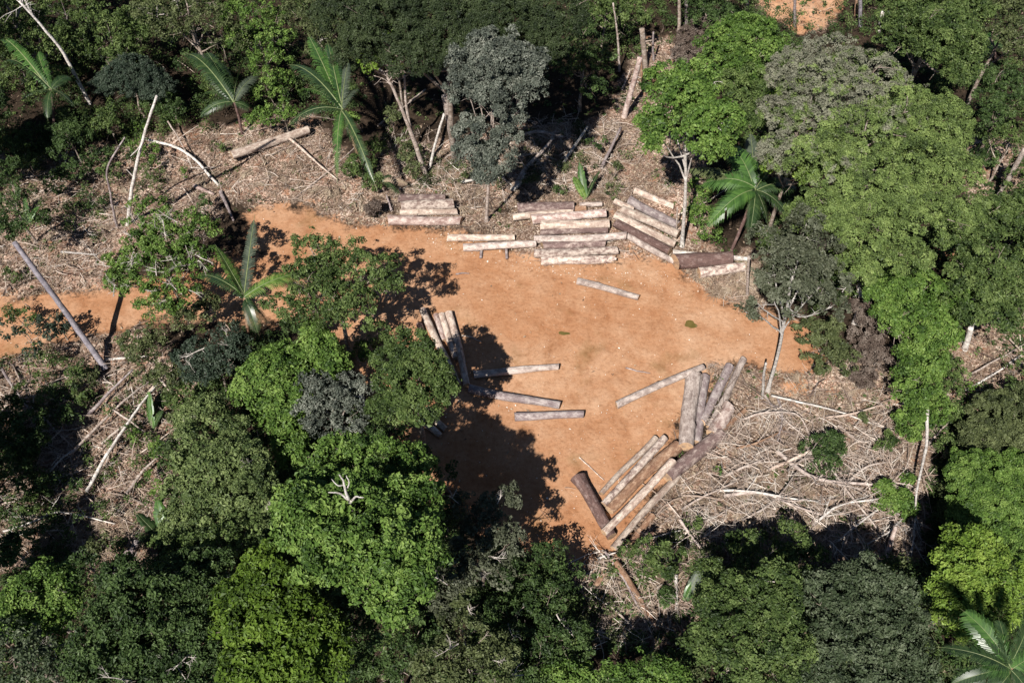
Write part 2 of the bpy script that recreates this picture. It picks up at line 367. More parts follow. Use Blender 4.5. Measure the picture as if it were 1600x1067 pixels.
def lobe_leaves(C, R, flat, style, hue=0.0, low=-.25):
    """a lobe = billows standing on an ellipsoid, each billow = leaf clumps, each clump = leaves"""
    L0, rc, cover, up, gap = STY[style]
    m_ = float(mpp(C)); L0 = L0*(.75+.25*m_/0.052)*.69
    rb = np.clip(R*.42, .5, 1.25)*(1.15 if style == 'smooth' else 1)
    S = spread(60, 1.12*rb/R if R > rb*1.3 else .8, low) if R > .7 else np.array([[0, 0, 1.0]])
    K = []; Dn = []; W = []; HT = []
    for d in S:
        if rng.random() < gap*.7: continue
        r1 = rb*rng.uniform(.5, 1.2); far = rng.uniform(.74, 1.12)
        if rng.random() < .28: r1 *= .6; far *= 1.16       # small tufts reaching out of the outline
        c = C+d*max(0, R-r1*.75)*far*np.array([1, 1, flat])
        bt = rng.normal(0, .11); bh = rng.normal(0, .09)
        n = max(4, int(2*PI*r1*r1*(1.1-gap)/(rc*rc*1.25)))
        q = unit(rng.normal(size=(n, 3))+d*.9+np.array([0, 0, .35])); rr = r1*rng.uniform(.74, 1.08, (n, 1))
        K.append(c+q*rr*np.array([1, 1, .8])); Dn.append(q); W.append(np.full(n, bt)); HT.append(np.full(n, bh))
    ni = max(3, int(R*R*5/(rc*3)))               # inner foliage behind the gaps
    di = unit(rng.normal(size=(ni, 3))); di[:, 2] = np.abs(di[:, 2])*.5-.25
    K.append(C+di*R*rng.uniform(.15, .6, (ni, 1))*np.array([1, 1, flat])); Dn.append(di); W.append(np.zeros(ni)); HT.append(np.zeros(ni))
    K = np.vstack(K); d = np.vstack(Dn); W = np.concatenate(W); HT = np.concatenate(HT)
    keep = (rng.random(len(K)) > gap*.6) & (carve(K)+rng.normal(0, .25, len(K)) > -1.25+gap*2.6); K, d, W, HT = K[keep], d[keep], W[keep], HT[keep]
    cr = rc*.72*rng.uniform(.6, 1.35, len(K))
    nl = np.maximum(8, (cover*2*PI*cr**2/(L0*L0*.33)*.52)).astype(int)
    idx = np.repeat(np.arange(len(K)), nl); n = len(idx)
    q = unit(rng.normal(size=(n, 3))+d[idx]*.75+np.array([0, 0, up]))
    C2 = K[idx]+q*cr[idx, None]*rng.uniform(.55, 1.15, (n, 1))*np.array([1, 1, .8])
    N = unit(q*.9+rng.normal(0, .5, (n, 3))+np.array([0, -.05, up*.7]))
    ct_ = rng.normal(.5, .16, len(K))+W
    t = np.clip(ct_[idx]+rng.normal(0, .16, n), 0, 1)
    Ls = L0*rng.uniform(.6, 1.4, n)*np.exp(rng.normal(0, .2, len(K)))[idx]
    return C2, N, Ls, Ls*rng.uniform(.5, .75, n), t, hue+HT[idx]
def build_leaves(parts, name, mat, parent, origin):
    A = [np.concatenate([p[i] for p in parts]) for i in range(6)]
    V, F, t, h = quadleaves(*A)
    return mesh_obj(name, V, F, mat, parent, {'tint': t, 'hue': h}, False, origin=origin)
def twiggy(mb, P0, d, L, r, depth=2, nsub=3, droop=0.0, k=5):
    n = max(4, int(L/.5)+3)
    d = unit(d); P = [P0]
    cur = d.copy()
    for i in range(n-1):
        cur = unit(cur+rng.normal(0, .095, 3)+np.array([0, 0, -droop])); P.append(P[-1]+cur*L/(n-1))
    P = np.array(P); mb.tube(P, np.linspace(r, r*.35, n), k=k)
    if depth > 0:
        for j in range(nsub):
            i = int(rng.integers(1, n-1)); s = unit(cur*.7+rng.normal(0, .7, 3))
            twiggy(mb, P[i], s, L*rng.uniform(.35, .6), r*.5, depth-1, nsub, droop, 4)
NLEAF = 0
def make_tree(name, label, cat, lobes, h, style, col, base=None, group=None, flat=.72, bark='trunk', tr=None, limbs=True, dead=0, low=-.25, lean=0.0, tname='trunk'):
    """lobes: (px, py, r_px[, dz, hue]); crown centres at height h + dz"""
    global NLEAF
    L = []
    if base is not None:
        B = gp(*base); T = over(B, lobes[0][0], lobes[0][1]); h = T[2]
    for lb in lobes:
        px, py, r = lb[:3]; dz = lb[3] if len(lb) > 3 else 0; hue = lb[4] if len(lb) > 4 else 0.0
        c = at(px, py, h+dz); R = r*float(mpp(c)); L.append((c, R, hue))
    if base is None:
        cxy = np.average([l[0][:2] for l in L], axis=0, weights=[l[1]**2 for l in L])
        cxy = cxy+np.array([lean*2, rng.uniform(-.4, .4)])
        B = np.array([cxy[0], cxy[1], float(gz(*cxy))])
    e = empty(name, B, label, cat, group)
    top = np.average([l[0] for l in L], axis=0, weights=[l[1] for l in L]); Rm = max(l[1] for l in L)
    r0 = tr if tr else max(.06, .012*h+.03*Rm)
    mb = MB(); fork = B*.45+top*.55; fork[2] = max(B[2]+.4, B[2]+(top[2]-B[2])*.6)
    f2 = B+(fork-B)*.5+rng.normal(0, .15, 3)*[1, 1, 0]
    P = smooth_path([B-[0, 0, .3], f2, fork, top-[0, 0, Rm*.1]], 12, .02)
    mb.tube(P, np.interp(np.linspace(0, 1, 12), [0, .08, .6, 1], [r0*1.5, r0, r0*.75, r0*.3]), k=9, wob=.03)
    if limbs:
        for c, R, _ in L:
            if R > 1.5 and style != 'smooth' and rng.random() < .35:      # a bare twig or two at the surface
                q = unit(np.array([rng.normal(0, .7), -abs(rng.normal(0, .6)), .8])); twiggy(mb, c+q*R*.8*np.array([1, 1, flat]), unit(q+rng.normal(0, .5, 3)), R*.55, .035, 1, 3)
            m = P[7]+(c-P[7])*.5+np.array([0, 0, -R*.2])
            a = P[int(rng.integers(6, 9))]
            Q = smooth_path([a, m, c], 8, .05); mb.tube(Q, np.linspace(r0*.5, r0*.16, 8), k=6)
            for _k in range(4 if R > 1.2 else 2):
                dd = unit(rng.normal(size=3)+[0, 0, .4])
                twiggy(mb, Q[int(rng.integers(4, 7))], dd, R*.95, r0*.2, 1, 2)
    mb.build(tname, BM[bark], e, origin=B)
    parts = [lobe_leaves(c, R, flat, style, hue, low) for c, R, hue in L]
    o = build_leaves(parts, 'crown' if tname == 'trunk' else 'foliage', LM[col], e, B); NLEAF += len(o.data.polygons)
    if dead:
        for _k in range(dead):
            db = MB()
            c, R, _ = L[int(rng.integers(0, len(L)))]; q = unit(np.array([rng.normal(0, .8), -abs(rng.normal(0, .5)), .9]))
            twiggy(db, c+q*R*.8*np.array([1, 1, flat]), unit(q*.8+rng.normal(0, .6, 3)), max(1.3, R*.95), max(.035, .016*R+.02), 2, 4)
            db.build('dead_branch', BM['deadwood'], e, origin=B)
    return e, L

# logs ---------------------------------------------------------------------
def make_log(label, a, b, w, bark, dz=0.0, group=None, flare=0.0, rough=.05, name='felled_log', bend=.0, splinter=False, dzb=None):
    A = gp(*a); Bp = gp(*b); r = .54*w*float(mpp((A+Bp)/2))
    dzb = dz if dzb is None else dzb
    za = float(gz(A[0], A[1]))+r*.93+dz; zb = float(gz(Bp[0], Bp[1]))+r*.93+dzb
    A = at(a[0], a[1], za); Bp = at(b[0], b[1], zb)
    v = Bp-A; L = np.linalg.norm(v); X = v/L; rot = Vector(X).to_track_quat('X', 'Z')
    e = empty(name, A, label, 'log', group); e.rotation_mode = 'QUATERNION'; e.rotation_quaternion = rot
    n = max(8, int(L/.22)); k = 22; u = np.linspace(0, 1, n); th = np.arange(k)/k*2*PI
    bend = bend or rng.normal(0, .008); R = r*(1.07-rng.uniform(.08, .24)*u)*(1+.03*np.sin(u*rng.uniform(5, 11)+rng.uniform(0, 6)))
    if flare: R = R*(1+flare*np.exp(-u*9))
    S = np.ones((n, k)); ph = rng.uniform(0, 6, 8)
    for q in range(5): S += rough*.55*np.sin(th[None]*(q+2)+ph[q]+2.2*np.sin(u[:, None]*rng.uniform(2, 7)+ph[-q]))/(1+.3*q)
    S += rng.normal(0, rough*.35, (n, k))
    for _ in range(int(rng.integers(1, 4))):      # branch stubs / knots
        uu, tt = rng.uniform(.1, .9), rng.uniform(0, 2*PI)
        S += .22*np.exp(-((u[:, None]-uu)*L/.14)**2-((np.angle(np.exp(1j*(th[None]-tt))))/.28)**2)
    by = bend*np.sin(u*PI)*L+.02*L*np.sin(u*rng.uniform(1.5, 4)+ph[1])*u*(1-u)*2; bz = .01*L*np.sin(u*3+ph[2])*u*(1-u)
    V = np.stack([np.repeat((u*L)[:, None], k, 1), by[:, None]+np.cos(th)*R[:, None]*S, bz[:, None]+np.sin(th)*R[:, None]*S], -1)
    if splinter: V[-1, :, 0] += rng.uniform(-.5, .5, k)*r*2; V[-2, :, 0] += rng.uniform(-.2, .2, k)*r
    else: V[0, :, 0] += np.cos(th)*r*.15*rng.normal(); V[-1, :, 0] += np.cos(th)*r*.15*rng.normal()
    i = np.arange(n-1)[:, None]*k; j = np.arange(k)[None]; j2 = (j+1) % k
    F = np.stack([i+j, i+k+j, i+k+j2, i+j2], -1).reshape(-1, 4)
    mesh_obj('bark', V.reshape(-1, 3), F, BM[bark], e, smooth=True)
    for q in (0, n-1):                            # sawn ends, ringed discs
        c = V[q].mean(0); V2 = [c]; sgn = -1 if q == 0 else 1
        rings = [.35, .7, .93, 1.0]
        W = np.vstack([c+(V[q]-c)*f+[sgn*(.012 if f < .95 else 0), 0, 0] for f in rings]+[c[None]+[sgn*.012, 0, 0]])
        FF = []
        for a_ in range(len(rings)-1):
            for b_ in range(k):
                qd = [a_*k+b_, a_*k+(b_+1) % k, (a_+1)*k+(b_+1) % k, (a_+1)*k+b_]; FF.append(qd if sgn < 0 else qd[::-1])
        cc = len(rings)*k
        for b_ in range(0, k, 2):
            qd = [cc, (b_+2) % k, b_+1, b_]; FF.append(qd if sgn > 0 else qd[::-1])
        mesh_obj('cut_face', W, np.array(FF), CUT, e, smooth=False)
    return e
def wood(name, label, cat, pts, w, bark, group=None, taper=.5, stubs=0, twig=None, standing=False, wob=.015, n=14, lift=0.0):
    if group and 'left hand slash' in group: lift = .45; w *= 1.15
    """branch or pole through photo points; pts (px,py,z-above-ground) or standing=True: first is the foot"""
    P = []
    if standing:
        B = gp(*pts[0][:2]); P = [B]
        for p in pts[1:]: P.append(over(B, *p[:2]))
    else:
        for p in pts:
            g = gp(*p[:2]); z = (p[2] if len(p) > 2 else 0)+lift
            r0 = .5*w*float(mpp(g)); P.append(at(p[0], p[1], g[2]+z+r0*.8))
    P = np.array(P); o = P[0].copy(); r = .5*w*float(mpp(P.mean(0)))
    if standing: P[0, 2] -= .2
    n = max(n, int(np.linalg.norm(np.diff(P, axis=0), axis=1).sum()/.5))
    Q = smooth_path(P, n, wob)
    mb = MB(); mb.tube(Q, np.linspace(r, r*taper, n), k=8, wob=.04)
    for _ in range(stubs):
        i = int(rng.integers(2, n-1)); twiggy(mb, Q[i], unit(rng.normal(size=3)+[0, 0, .5]), r*rng.uniform(3, 8), r*.4, 0)
    if twig:
        cnt, ln, frm, dep = twig
        for _ in range(cnt):
            i = int(rng.integers(int(frm*n), n-1)); T = unit(Q[min(i+1, n-1)]-Q[i-1])
            d = unit(T*.9+rng.normal(0, .6, 3)*np.array([1, 1, .55 if not standing else 1]))
            twiggy(mb, Q[i], d, ln*rng.uniform(.5, 1.1), r*.42*max(.4, 1-i/n*.5), dep, 3, droop=.0)
    ob = mb.build(name, BM[bark], origin=o); props(ob, label, cat, group); return ob

# palms ----------------------------------------------------------------------
def frond(mat, parent, origin, b, tip, arch, wid, n=46, fused=1.0, name='frond'):
    b = np.asarray(b, float); tip = np.asarray(tip, float); L = np.linalg.norm(tip-b)
    mid = (b+tip)/2+np.array([0, 0, arch*L]); u = np.linspace(0, 1, n)[:, None]
    P = (1-u)**2*b+2*u*(1-u)*mid+u*u*tip
    T = unit(np.gradient(P, axis=0)); side = unit(np.cross(T, [0, 0, 1.0])); up = np.cross(side, T); ro = rng.normal(0, .45)+rng.normal(0, .3)*u; side, up = unit(side*np.cos(ro)+up*np.sin(ro)), unit(up*np.cos(ro)-side*np.sin(ro))
    V = []; F = []; t = []; c = 0
    prof = np.sin(np.clip(u[:, 0]*1.02+.06, 0, 1)*PI)**.55
    seg = L/(n-1)
    for s in (-1, 1):
        for i in range(1, n):
            l = wid*prof[i]*rng.uniform(.85, 1.1)
            if rng.random() < .04: l *= .4
            wv = seg*.55*fused
            d = unit(side[i]*s*1.0+T[i]*(.45+.5*u[i, 0])+up[i]*.18); dr = np.array([0, 0, -1.0])
            p0 = P[i]; p1 = p0+d*l*.5+dr*l*.03; p2 = p0+d*l*.85+dr*l*.2; p3 = p0+d*l+dr*l*rng.uniform(.35, .6)
            ww = T[i]*wv
            wb = T[i]*seg*.62; V += [p0-wb, p0+wb, p1-ww, p1+ww, p2-ww*.7, p2+ww*.7, p3-ww*.1, p3+ww*.1]
            F += [[c, c+1, c+3, c+2], [c+2, c+3, c+5, c+4], [c+4, c+5, c+7, c+6]]; c += 8
            t += [np.clip(rng.normal(.5, .16), 0, 1)]*8
    o = mesh_obj(name, np.array(V), np.array(F), LM[mat], parent, {'tint': t, 'hue': np.zeros(len(t))}, False, origin=origin)
    mb = MB(); mb.tube(P, np.linspace(.035, .008, n)*max(.6, L/4), k=5); r = mb.build('midrib', RIB, o, origin=origin)
    return o
_b = NB('frond_rib'); _b.l(_b.ramp(_b.noise(_b.mapping((2, 2, 2)), 3), [(.3, (.10,.14,.05)), (.7, (.20,.22,.10))]), _b.b.inputs['Base Color']); _b.b.inputs['Roughness'].default_value = .5; RIB = _b.m
def make_palm(label, base, crown, fr, wid=.9, trunk_r=.16, group=None, name='palm', fused=.72, cat='palm'):
    """fr: (tip_px, tip_py, tip_dz, arch, material[, width])"""
    B = gp(*base); C = over(B, *crown)
    e = empty(name, B, label, cat, group)
    mb = MB(); mb.tube(smooth_path([B-[0, 0, .3], (B+C)/2+[.1, 0, 0], C], 14, .01), np.linspace(trunk_r*1.2, trunk_r, 14)*(1+.06*np.cos(np.arange(14)*PI)), k=10)
    mb.build('trunk', BM['brown' if trunk_r > .135 else 'dark'], e, origin=B)
    for f in fr:
        tip = at(f[0], f[1], C[2]+f[2]); frond(f[4], e, B, C+rng.normal(0, .06, 3), tip, f[3], f[5] if len(f) > 5 else wid, fused=fused)
    return e

#@@GROUND
LIT = [([(335,200),(480,180),(560,250),(620,290),(610,360),(540,350),(470,315),(390,325),(330,310)], 1900, .9),
       ([(600,230),(960,190),(1085,225),(1085,300),(1060,300),(960,325),(800,330),(720,310),(600,310)], 3400, 1.0),
       ([(600,300),(620,350),(760,362),(800,385),(830,345),(720,310)], 700, .8),
       ([(930,285),(1100,230),(1112,395),(1060,412),(950,405)], 600, .7), ([(795,310),(990,310),(990,412),(800,415)], 260, .6),
       ([(985,90),(1060,90),(1060,160),(1000,240),(900,255),(955,180)], 900, 1.1),
       ([(1095,570),(1240,585),(1400,540),(1470,640),(1460,760),(1430,880),(1290,890),(1060,900),(960,880),(1080,720),(1150,640)], 6500, 1.1),
       ([(1060,420),(1130,425),(1170,390),(1185,440),(1190,490),(1120,465)], 900, .7),
       ([(0,255),(330,200),(345,335),(160,455),(0,465)], 2600, 1.0),
       ([(0,560),(230,510),(310,600),(290,760),(230,910),(0,900)], 3600, 1.0),
       ([(880,850),(1080,880),(1080,1010),(900,1000)], 1300, 1.0),
       ([(1470,520),(1610,480),(1610,620),(1470,700)], 1000, .9),
       ([(1500,210),(1610,220),(1600,340),(1510,330)], 400, .8),
       ([(700,560),(830,630),(860,700),(700,720),(640,640)], 350, .6),
       ([(1000,60),(1110,60),(1110,130),(1010,130)], 400, .8),
       ([(1160,-20),(1310,-20),(1290,50),(1200,40)], 220, .8),
       ([(-60,-60),(1660,-60),(1660,1130),(-60,1130)], 4000, .9)]

# ------------------------------------------------------------------ ground
def axis(lo, hi, s, far):
    a = np.arange(lo, hi+s, s); g = 1.18; out = []; x = hi+s; st_ = s
    while x < far: out.append(x); st_ *= g; x += st_
    o2 = []; x = lo-s; st_ = s
    while x > -far: o2.append(x); st_ *= g; x -= st_
    return np.array(o2[::-1]+list(a)+out)
GX = axis(-52, 52, .3, 400); GY = axis(-32, 50, .3, 400)
XX, YY = np.meshgrid(GX, GY)
sdv = soil_d(XX, YY)
soil = np.clip(.5-(sdv+.5*vnoise(XX, YY, .8, 51))/3.6, 0, 1)
for Pq in WP: soil = np.maximum(soil, np.clip(.55-sdist(Pq, XX, YY)/2.0, 0, 1))
ZZ = gz(XX, YY)
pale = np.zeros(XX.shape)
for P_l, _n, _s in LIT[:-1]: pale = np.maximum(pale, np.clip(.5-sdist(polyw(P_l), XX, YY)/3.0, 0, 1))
nx, ny = len(GX), len(GY)
V = np.stack([XX, YY, ZZ], -1).reshape(-1, 3)
i = np.arange(ny-1)[:, None]*nx; j = np.arange(nx-1)[None]
F = np.stack([i+j, i+j+1, i+nx+j+1, i+nx+j], -1).reshape(-1, 4)
fc = V[F].mean(1); dC = sdist(WC, fc[:, 0], fc[:, 1]); dR = sdist(WR, fc[:, 0], fc[:, 1])
inC = dC < 0; inR = (dR < 0) & ~inC
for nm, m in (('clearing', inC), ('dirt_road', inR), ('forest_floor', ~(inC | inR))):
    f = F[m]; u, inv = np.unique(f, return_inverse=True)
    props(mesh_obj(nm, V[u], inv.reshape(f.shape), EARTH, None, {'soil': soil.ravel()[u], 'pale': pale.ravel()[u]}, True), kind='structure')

#@@DATA
# ------------------------------------------------------------------ logs: (label, end, end, width px, bark, options)
GA = 'felled logs in the short stack at the upper left of the clearing'; GB = 'felled logs in the long stack on the north edge'
GC = 'felled logs in the slanting stack'; GD = 'felled logs fanned out on the west side'; GE = 'felled logs fanned out on the south east side'
LOGS = [
 ('purplish log at the back of the short stack nearest the palm', (624,310),(696,310),12,'purple',dict(dz=.25,group=GA)),
 ('stout pink brown log with pale scuffs, topmost of the short stack', (627,323),(709,318),15,'patchy',dict(dz=.45,group=GA)),
 ('pale half peeled log squeezed between two darker logs of the short stack', (625,332),(714,331),10,'cream',dict(dz=.05,group=GA)),
 ('long rosy brown log at the front of the short stack', (606,344),(721,345),14,'pink',dict(group=GA)),
 ('pale cream log lying behind the log propped on two short stakes', (700,372),(804,371),10,'cream',dict()),
 ('long grey brown log propped on two short stakes, left of the long stack', (724,387),(838,381),11,'pale',dict(dz=.1)),
 ('dark brown log at the back of the long stack, half in tree shade', (808,325),(897,323),15,'purple',dict(dz=.1,group=GB)),
 ('short brown log butt end wedged behind the long stack', (899,327),(917,326),9,'brown',dict(group=GB)),
 ('thin pale pole across the back of the long stack', (905,321),(941,319),7,'pale',dict(dz=.2,group=GB)),
 ('whitish log slanting out to the left behind the long stack', (801,340),(895,330),10,'cream',dict(dz=.2,group=GB)),
 ('smooth pinkish log lying slightly askew above the creamiest log', (830,343),(947,333),13,'pink',dict(dz=.35,group=GB)),
 ('thick creamy white log, palest of the long stack', (845,353),(952,350),14,'cream',dict(dz=.2,group=GB)),
 ('narrow purple brown log just in front of the creamiest log', (845,363),(950,360),10,'purple',dict(dz=.1,group=GB)),
 ('longest log of the long stack, its right end jutting out over the clay', (834,374),(979,368),11,'pale',dict(dz=.35,group=GB)),
 ('purple brown log directly below the longest jutting log', (847,384),(946,381),11,'purple',dict(dz=.1,group=GB)),
 ('scuffed log with a rounded end, second from the front of the long stack', (834,396),(964,391),12,'patchy',dict(dz=.1,group=GB)),
 ('front log of the long stack with a splintered right end', (845,407),(957,405),12,'patchy',dict(group=GB,splinter=True)),
 ('pale scuffed log lying alone uphill of the slanting stack', (992,298),(1052,323),9,'cream',dict(group=GC)),
 ('grey brown log at the back of the slanting stack', (983,313),(1060,352),13,'grey',dict(dz=.2,group=GC)),
 ('short pale log end poking out at the upper left of the slanting stack', (960,314),(990,327),8,'cream',dict(dz=.3,group=GC)),
 ('upper of the two cream logs in the slanting stack', (971,328),(1060,366),12,'cream',dict(dz=.5,group=GC)),
 ('lower of the two cream logs in the slanting stack', (961,336),(1055,382),12,'cream',dict(dz=.4,group=GC)),
 ('darkest peeling log of the slanting stack', (963,349),(1047,392),13,'dark',dict(dz=.15,group=GC)),
 ('slim whitish log along the front of the slanting stack', (980,368),(1053,408),9,'pale',dict(group=GC)),
 ('thick smooth dark brown log below the big palm', (1055,409),(1144,404),22,'dark',dict(rough=.02)),
 ('thin white pole lying behind the thick dark log below the palm', (1051,394),(1172,405),7,'white',dict()),
 ('stubby scuffed log in front of the thick dark log below the palm', (1092,427),(1163,417),15,'patchy',dict()),
 ('lone slender grey log lying in the middle of the open clay', (902,439),(998,465),9.5,'pale',dict(rough=.05)),
 ('dark crooked log on the outer left of the western fan', (655,506),(686,572),9,'dark',dict(bend=-.03,group=GD)),
 ('long mottled log second from the left of the western fan', (660,484),(716,602),10,'cream',dict(dz=.2,group=GD)),
 ('short pinkish log end peeping out between two long logs of the fan', (681,492),(694,532),8,'pink',dict(group=GD)),
 ('whitish log in the middle of the western fan', (690,491),(712,560),9,'cream',dict(dz=.05,group=GD)),
 ('rightmost cream log of the western fan', (701,489),(729,602),10.5,'cream',dict(dz=.05,group=GD)),
 ('pale log lying across the tree shadow, topmost of the three at centre left', (740,585),(873,573),11,'pale',dict()),
 ('long scuffed log lying from the foot of the western fan to the right', (733,607),(875,633),12.5,'grey',dict()),
 ('straight grey log with a pale ring near its right end', (804,651),(912,647),12,'grey',dict(rough=.015)),
 ('cream half of the short log pair under the leafy tree', (664,640),(697,671),10,'cream',dict()),
 ('brown half of the short log pair under the leafy tree', (654,651),(689,681),10,'patchy',dict()),
 ('long pale log lying alone at the mouth of the south east fan', (963,633),(1099,573),10.5,'pale',dict(dz=.3,dzb=.75,group=GE)),
 ('broad weathered log pointing straight down the picture in the south east fan', (1084,589),(1072,698),22,'pale',dict(group=GE,flare=.1)),
 ('grey log pressed against the right side of the broad weathered log', (1102,588),(1089,692),13,'grey',dict(group=GE)),
 ('slim pale log lying on top of the broad weathered log', (1091,584),(1081,648),8,'pale',dict(dz=.8,group=GE)),
 ('grey log slanting beside the slimmest outermost log of the fan', (1140,572),(1097,660),13,'grey',dict(group=GE)),
 ('slim pale log reaching highest at the right of the south east fan', (1162,561),(1107,668),9.5,'pale',dict(dz=.15,group=GE)),
 ('short thick brown log butt above the end of the dark purple log', (1139,636),(1112,680),20,'pink',dict(group=GE)),
 ('splintered reddish slab sticking out past the short thick butt', (1128,674),(1165,640),8,'brown',dict(dz=.2,group=GE,splinter=True)),
 ('big smooth purple brown log in the south east fan', (1126,678),(1042,746),20,'purple',dict(group=GE,rough=.015)),
 ('broad tan peeled log beneath the cream pole of the south east fan', (1060,696),(952,797),17,'brown',dict(group=GE)),
 ('uppermost pale log at the left of the parallel row in the south east fan', (1025,684),(939,771),9,'cream',dict(group=GE)),
 ('patchy brown and white log second in the parallel row', (1039,684),(943,788),11,'patchy',dict(dz=.15,group=GE)),
 ('straight whitish log crossing over the dark flared log', (1051,720),(943,832),11,'cream',dict(dz=.75,dzb=.85,group=GE)),
 ('knobbly cream log along the lower edge of the south east fan', (1060,743),(958,857),10,'cream',dict(group=GE,rough=.07)),
 ('dark purple log with a flared butt at the lower left of the fan', (903,746),(956,838),17,'dark',dict(group=GE,flare=.35)),
 ('tan splintered slab beside the knobbly cream log', (1020,805),(985,850),9,'brown',dict(group=GE,splinter=True)),
 ('pinkish peeled log lying on the litter slope at the upper left', (362,243),(482,203),12,'cream',dict(dz=.35)),
 ('dark twin log lying in shade at the lower left edge of the slash', (215,845),(183,905),9,'grey',dict(group='pair of grey logs in the lower left slash')),
 ('thinner log lying against the dark twin in the lower left slash', (200,860),(172,900),6,'grey',dict(group='pair of grey logs in the lower left slash')),
 ('weathered brown log slanting down from the foot of the south east fan', (965,868),(930,915),9,'brown',dict()),
 ('long rotting log running down right through the litter below the fan', (962,878),(1028,985),10,'brown',dict(rough=.09)),
]
for lb, a, b, w_, bk, kw in LOGS: make_log(lb, a, b, w_, bk, **kw)
for (a, b, lb) in (((752,384),(751,403),'left one of two short stakes poking out under the propped log'), ((791,383),(792,404),'right one of two short stakes poking out under the propped log')):
    wood('stake', lb, 'stake', [(a[0],a[1],.05),(b[0],b[1],0)], 5, 'grey', group='stakes under the propped log', taper=.9, n=6)

# ------------------------------------------------------------------ standing dead trunks and poles
S = lambda nm, lb, pts, w_, bk, **k: wood(nm, lb, 'dead tree', pts, w_, bk, standing=True, **k)
S('dead_tree', 'slim white bare trunk leaning left, forked at its tip, at the top left', [(141,162),(100,85),(62,38),(30,2)], 6.5, 'white', taper=.5, twig=(7,3.5,.8,1))
wood('leaning_dead_tree', 'long smooth blue grey trunk leaning left across the dirt road', 'dead tree', [(166,577,0),(120,512,3),(75,450,6),(22,378,9)], 10, 'bluegrey', taper=.75)
S('birch_like_snag', 'white spotted bare trunk standing left of the litter slope', [(198,352),(206,300),(218,240),(245,150)], 7, 'white', taper=.5, stubs=4)
S('thin_snag', 'thin bent grey snag beside the white spotted trunk', [(183,356),(172,300),(167,263),(195,215)], 4.5, 'grey', taper=.5, stubs=2)
S('twisted_snag', 'twisted pale dead trunk with curling top branches', [(667,276),(648,222),(628,170),(606,122),(592,108)], 9, 'bleached', taper=.4, twig=(6,3.5,.7,1), stubs=3)
S('twisted_snag', 'straighter dead stem rising beside the twisted pale trunk', [(650,235),(636,175),(632,118)], 6, 'bleached', taper=.5, stubs=2)
S('dead_tree', 'thick whitish dead trunk left of the blue grey tree', [(714,256),(706,205),(695,150)], 13, 'bleached', taper=.8, stubs=2)
S('thin_snag', 'thin pale pole leaning on the thick whitish trunk', [(670,266),(683,215),(694,178)], 5, 'white', taper=.7)
S('dead_tree', 'broken straight trunk standing in the gap at the top centre', [(1009,108),(1003,45)], 9, 'trunk', taper=.9, stubs=1)
S('leaning_dead_tree', 'split trunk leaning right in the gap left of the bright green tree', [(975,182),(988,135),(1000,90)], 10, 'pink', taper=.8)
S('dead_tree', 'slim trunk hanging down beside the split leaning trunk', [(1008,150),(1003,120),(1002,88)], 5, 'brown', taper=.7)
S('bare_tree', 'left of two slim bare trunks at the top edge above the bright green tree', [(1061,62),(1062,-10)], 6, 'trunk', taper=.8)
S('bare_tree', 'right of two slim bare trunks at the top edge above the bright green tree', [(1073,42),(1073,-12)], 6, 'grey', taper=.8)
S('bare_tree', 'short leaning stem below the two slim bare trunks', [(1048,92),(1062,60)], 6, 'bleached', taper=.8)
S('bare_tree', 'slim trunk left of the red clay patch at the top', [(1166,35),(1168,-12)], 7, 'grey', taper=.9)
S('bare_tree', 'slim trunk standing on the red clay patch at the top', [(1243,42),(1243,-8)], 5, 'grey', taper=.9)
S('bare_tree', 'tan trunk of the close pair above the giant canopy', [(1337,25),(1339,-10)], 5, 'brown', taper=.9)
S('bare_tree', 'grey trunk of the close pair above the giant canopy', [(1345,42),(1345,-10)], 6, 'bluegrey', taper=.9)
S('bare_tree', 'white stump like trunk right of the close pair', [(1374,50),(1380,18)], 7, 'white', taper=.8)
S('leaning_dead_tree', 'bare brown grey trunk leaning right at the right edge', [(1552,322),(1575,282),(1602,232)], 8, 'bleached', taper=.9)
S('snag', 'short white snag at the edge of the right hand forest', [(1507,545),(1517,512)], 10, 'white', taper=.8, stubs=2)
S('snag', 'gnarled white snag rising from a heap of brown vines', [(1335,505),(1345,470),(1338,438),(1342,425)], 9, 'white', taper=.5, twig=(6,2.0,.4,1), stubs=4)
S('thin_snag', 'slim pale stem standing on the straw beside the big palm', [(1168,462),(1170,400)], 5, 'bleached', taper=.8)
S('thin_snag', 'white stem standing left of the sparse greyish tree trunk', [(1192,622),(1194,590),(1197,567)], 5, 'white', taper=.7)
S('thin_snag', 'very thin bare stick beside the white trunk near the slanting stack', [(1057,362),(1058,325)], 2.8, 'bleached', taper=.7)
S('dead_tree', 'white broken trunk with two short arms beside the blue grey bush', [(571,672),(568,640),(563,618)], 8, 'white', taper=.8, twig=(2,1.6,.6,0))
S('thin_snag', 'thin pale crooked stem in the dark gap at the top', [(968,112),(965,60),(958,5)], 4, 'bleached', taper=.6, stubs=3)
S('thin_snag', 'slender stem at the dark gap with a bare fork', [(1022,95),(1021,50)], 4, 'grey', taper=.7)
S('thin_snag', 'bare branching snag beside the upper left palm', [(312,90),(300,45),(292,5)], 4.5, 'bleached', taper=.5, twig=(7,2.5,.35,1))

